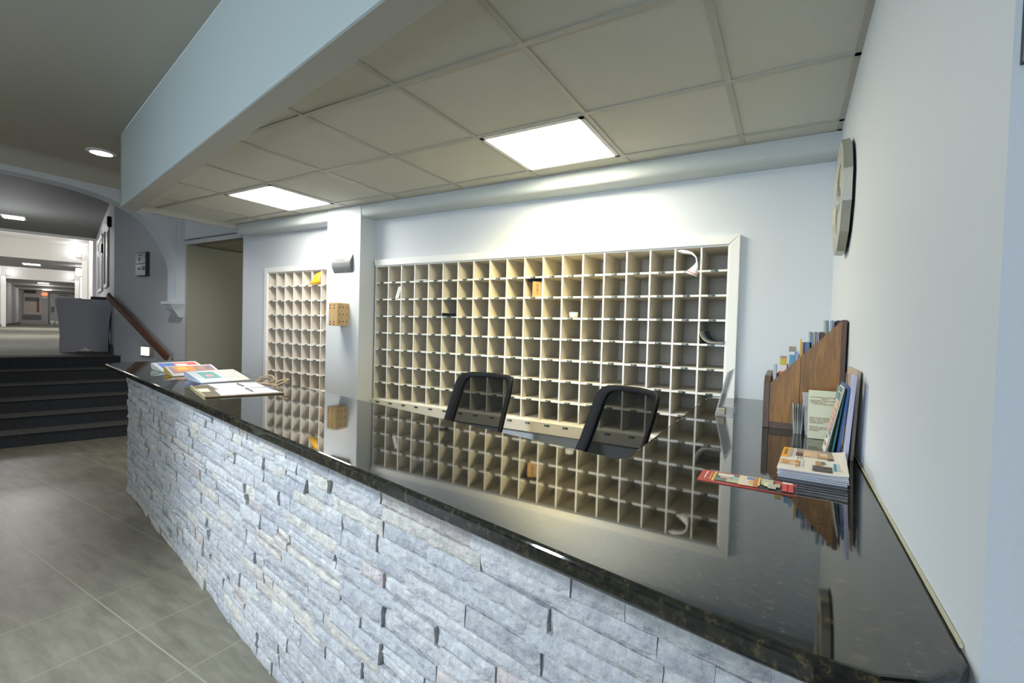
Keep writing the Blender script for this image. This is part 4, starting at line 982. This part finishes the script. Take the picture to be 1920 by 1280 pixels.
lean('leaning_leaflet','dark framed leaflet leaning behind the notice card','leaflet',-1.0,-.89,3.252,3.272,.175,.004,(.05,.08,.07),art=[(.15,.2,.85,.9,(.28,.28,.24))])
art = [(0,0,1,1,(.74,.70,.62)),(.1,.92,.9,.985,(.10,.17,.20)),(.1,.80,.9,.905,(.12,.20,.23)),(.1,.70,.9,.785,(.68,.42,.22))]
for k in range(6): art.append((.1,.63-.07*k,.9,.685-.07*k,[(.60,.30,.20),(.62,.33,.27),(.58,.30,.28),(.62,.36,.30),(.55,.36,.32),(.40,.42,.36)][k]))
art += [(.1,.2,.5,.25,(.35,.38,.35)),(.2,.1,.7,.15,(.6,.4,.2))]
lean('swatch_strip','colour swatch leaflet leaning in front of blue magazines','leaflet',-1.235,-1.13,3.210,3.243,.212,.003,(.66,.60,.52),yt=-.085,art=art)

# ------------------------------------------------------------------ lights
def area(name,loc,aim,size,sy,power,col,spread=PI):
    l = bpy.data.lights.new(name,'AREA'); l.shape = 'RECTANGLE'; l.size = size; l.size_y = sy; l.energy = power; l.color = col; l.spread = spread
    o = bpy.data.objects.new(name,l); COL.objects.link(o); o.location = loc; o.rotation_euler = (Vector(aim)-Vector(loc)).to_track_quat('-Z','Y').to_euler(); return o
def point(name,loc,power,col,r=.1):
    l = bpy.data.lights.new(name,'POINT'); l.energy = power; l.color = col; l.shadow_soft_size = r
    o = bpy.data.objects.new(name,l); COL.objects.link(o); o.location = loc; return o
def spot(name,loc,aim,power,col,ang,blend=.6,r=.08):
    l = bpy.data.lights.new(name,'SPOT'); l.energy = power; l.color = col; l.spot_size = ang; l.spot_blend = blend; l.shadow_soft_size = r
    o = bpy.data.objects.new(name,l); COL.objects.link(o); o.location = loc; o.rotation_euler = (Vector(aim)-Vector(loc)).to_track_quat('-Z','Y').to_euler(); return o
area('window_daylight',(.7,-7.4,1.5),(1.0,-2,1.3),3.6,1.9,55,(.80,.91,1.))
area('entrance_daylight',(2.6,-5.6,1.8),(1.5,-2,1.2),1.6,1.8,20,(.74,.88,1.),PI*.6)
area('side_daylight',(-3.1,-5.0,1.6),(2.9,-1.7,1.35),2.2,1.7,30,(.66,.84,1.),PI*.45)
spot('cubby_yellow_fill',(1.94,-.62,2.40),(1.45,.1,1.45),75,(1.,.74,.14),1.45,.8,.15)  # added yellow spot on the pigeonholes, not a tube of the panel
spot('stone_fill',(.3,-4.3,2.9),(1.5,-1.9,.5),700,(.78,.89,1.),1.08,.95,.12)  # added bluish spot to brighten the stone front, no fixture behind it
for xx,yy in ((-.6,-3.3),(-2.4,-3.2),(1.0,-4.2)): spot('floor_fill',(xx,yy,2.97),(xx,yy,0),24,(1.,.90,.72),2.0)  # added unseen warm spots that brighten the lobby floor
spot('lobby_downlight',(-2.575,-1.036,2.96),(-2.575,-1.036,0),70,(.95,.95,1.),2.2)
point('hall_lamp',L(3.2,1.28,2.5),50,(.95,.95,1.))
for s,p,z in ((9,230,3.5),(20,230,3.5),(29,25,2.9),(34.5,25,2.9)): point('corridor_lamp',L(s,1.36,z),p,(1.,.96,.88),.25)
point('back_room_lamp',(-2.5,1.7,2.0),6,(1.,.92,.7),.15)

w = bpy.data.worlds.new('world'); SC.world = w; w.use_nodes = True
w.node_tree.nodes['Background'].inputs[0].default_value = (.60,.72,.85,1); w.node_tree.nodes['Background'].inputs[1].default_value = .6
SC.view_settings.view_transform = 'Standard'; SC.view_settings.look = 'None'; SC.view_settings.exposure = 0.; SC.view_settings.gamma = 1.08
SC.cycles.max_bounces = 8; SC.cycles.diffuse_bounces = 5; SC.cycles.glossy_bounces = 4; SC.cycles.transparent_max_bounces = 8
SC.cycles.caustics_reflective = False; SC.cycles.caustics_refractive = False; SC.cycles.sample_clamp_indirect = 6
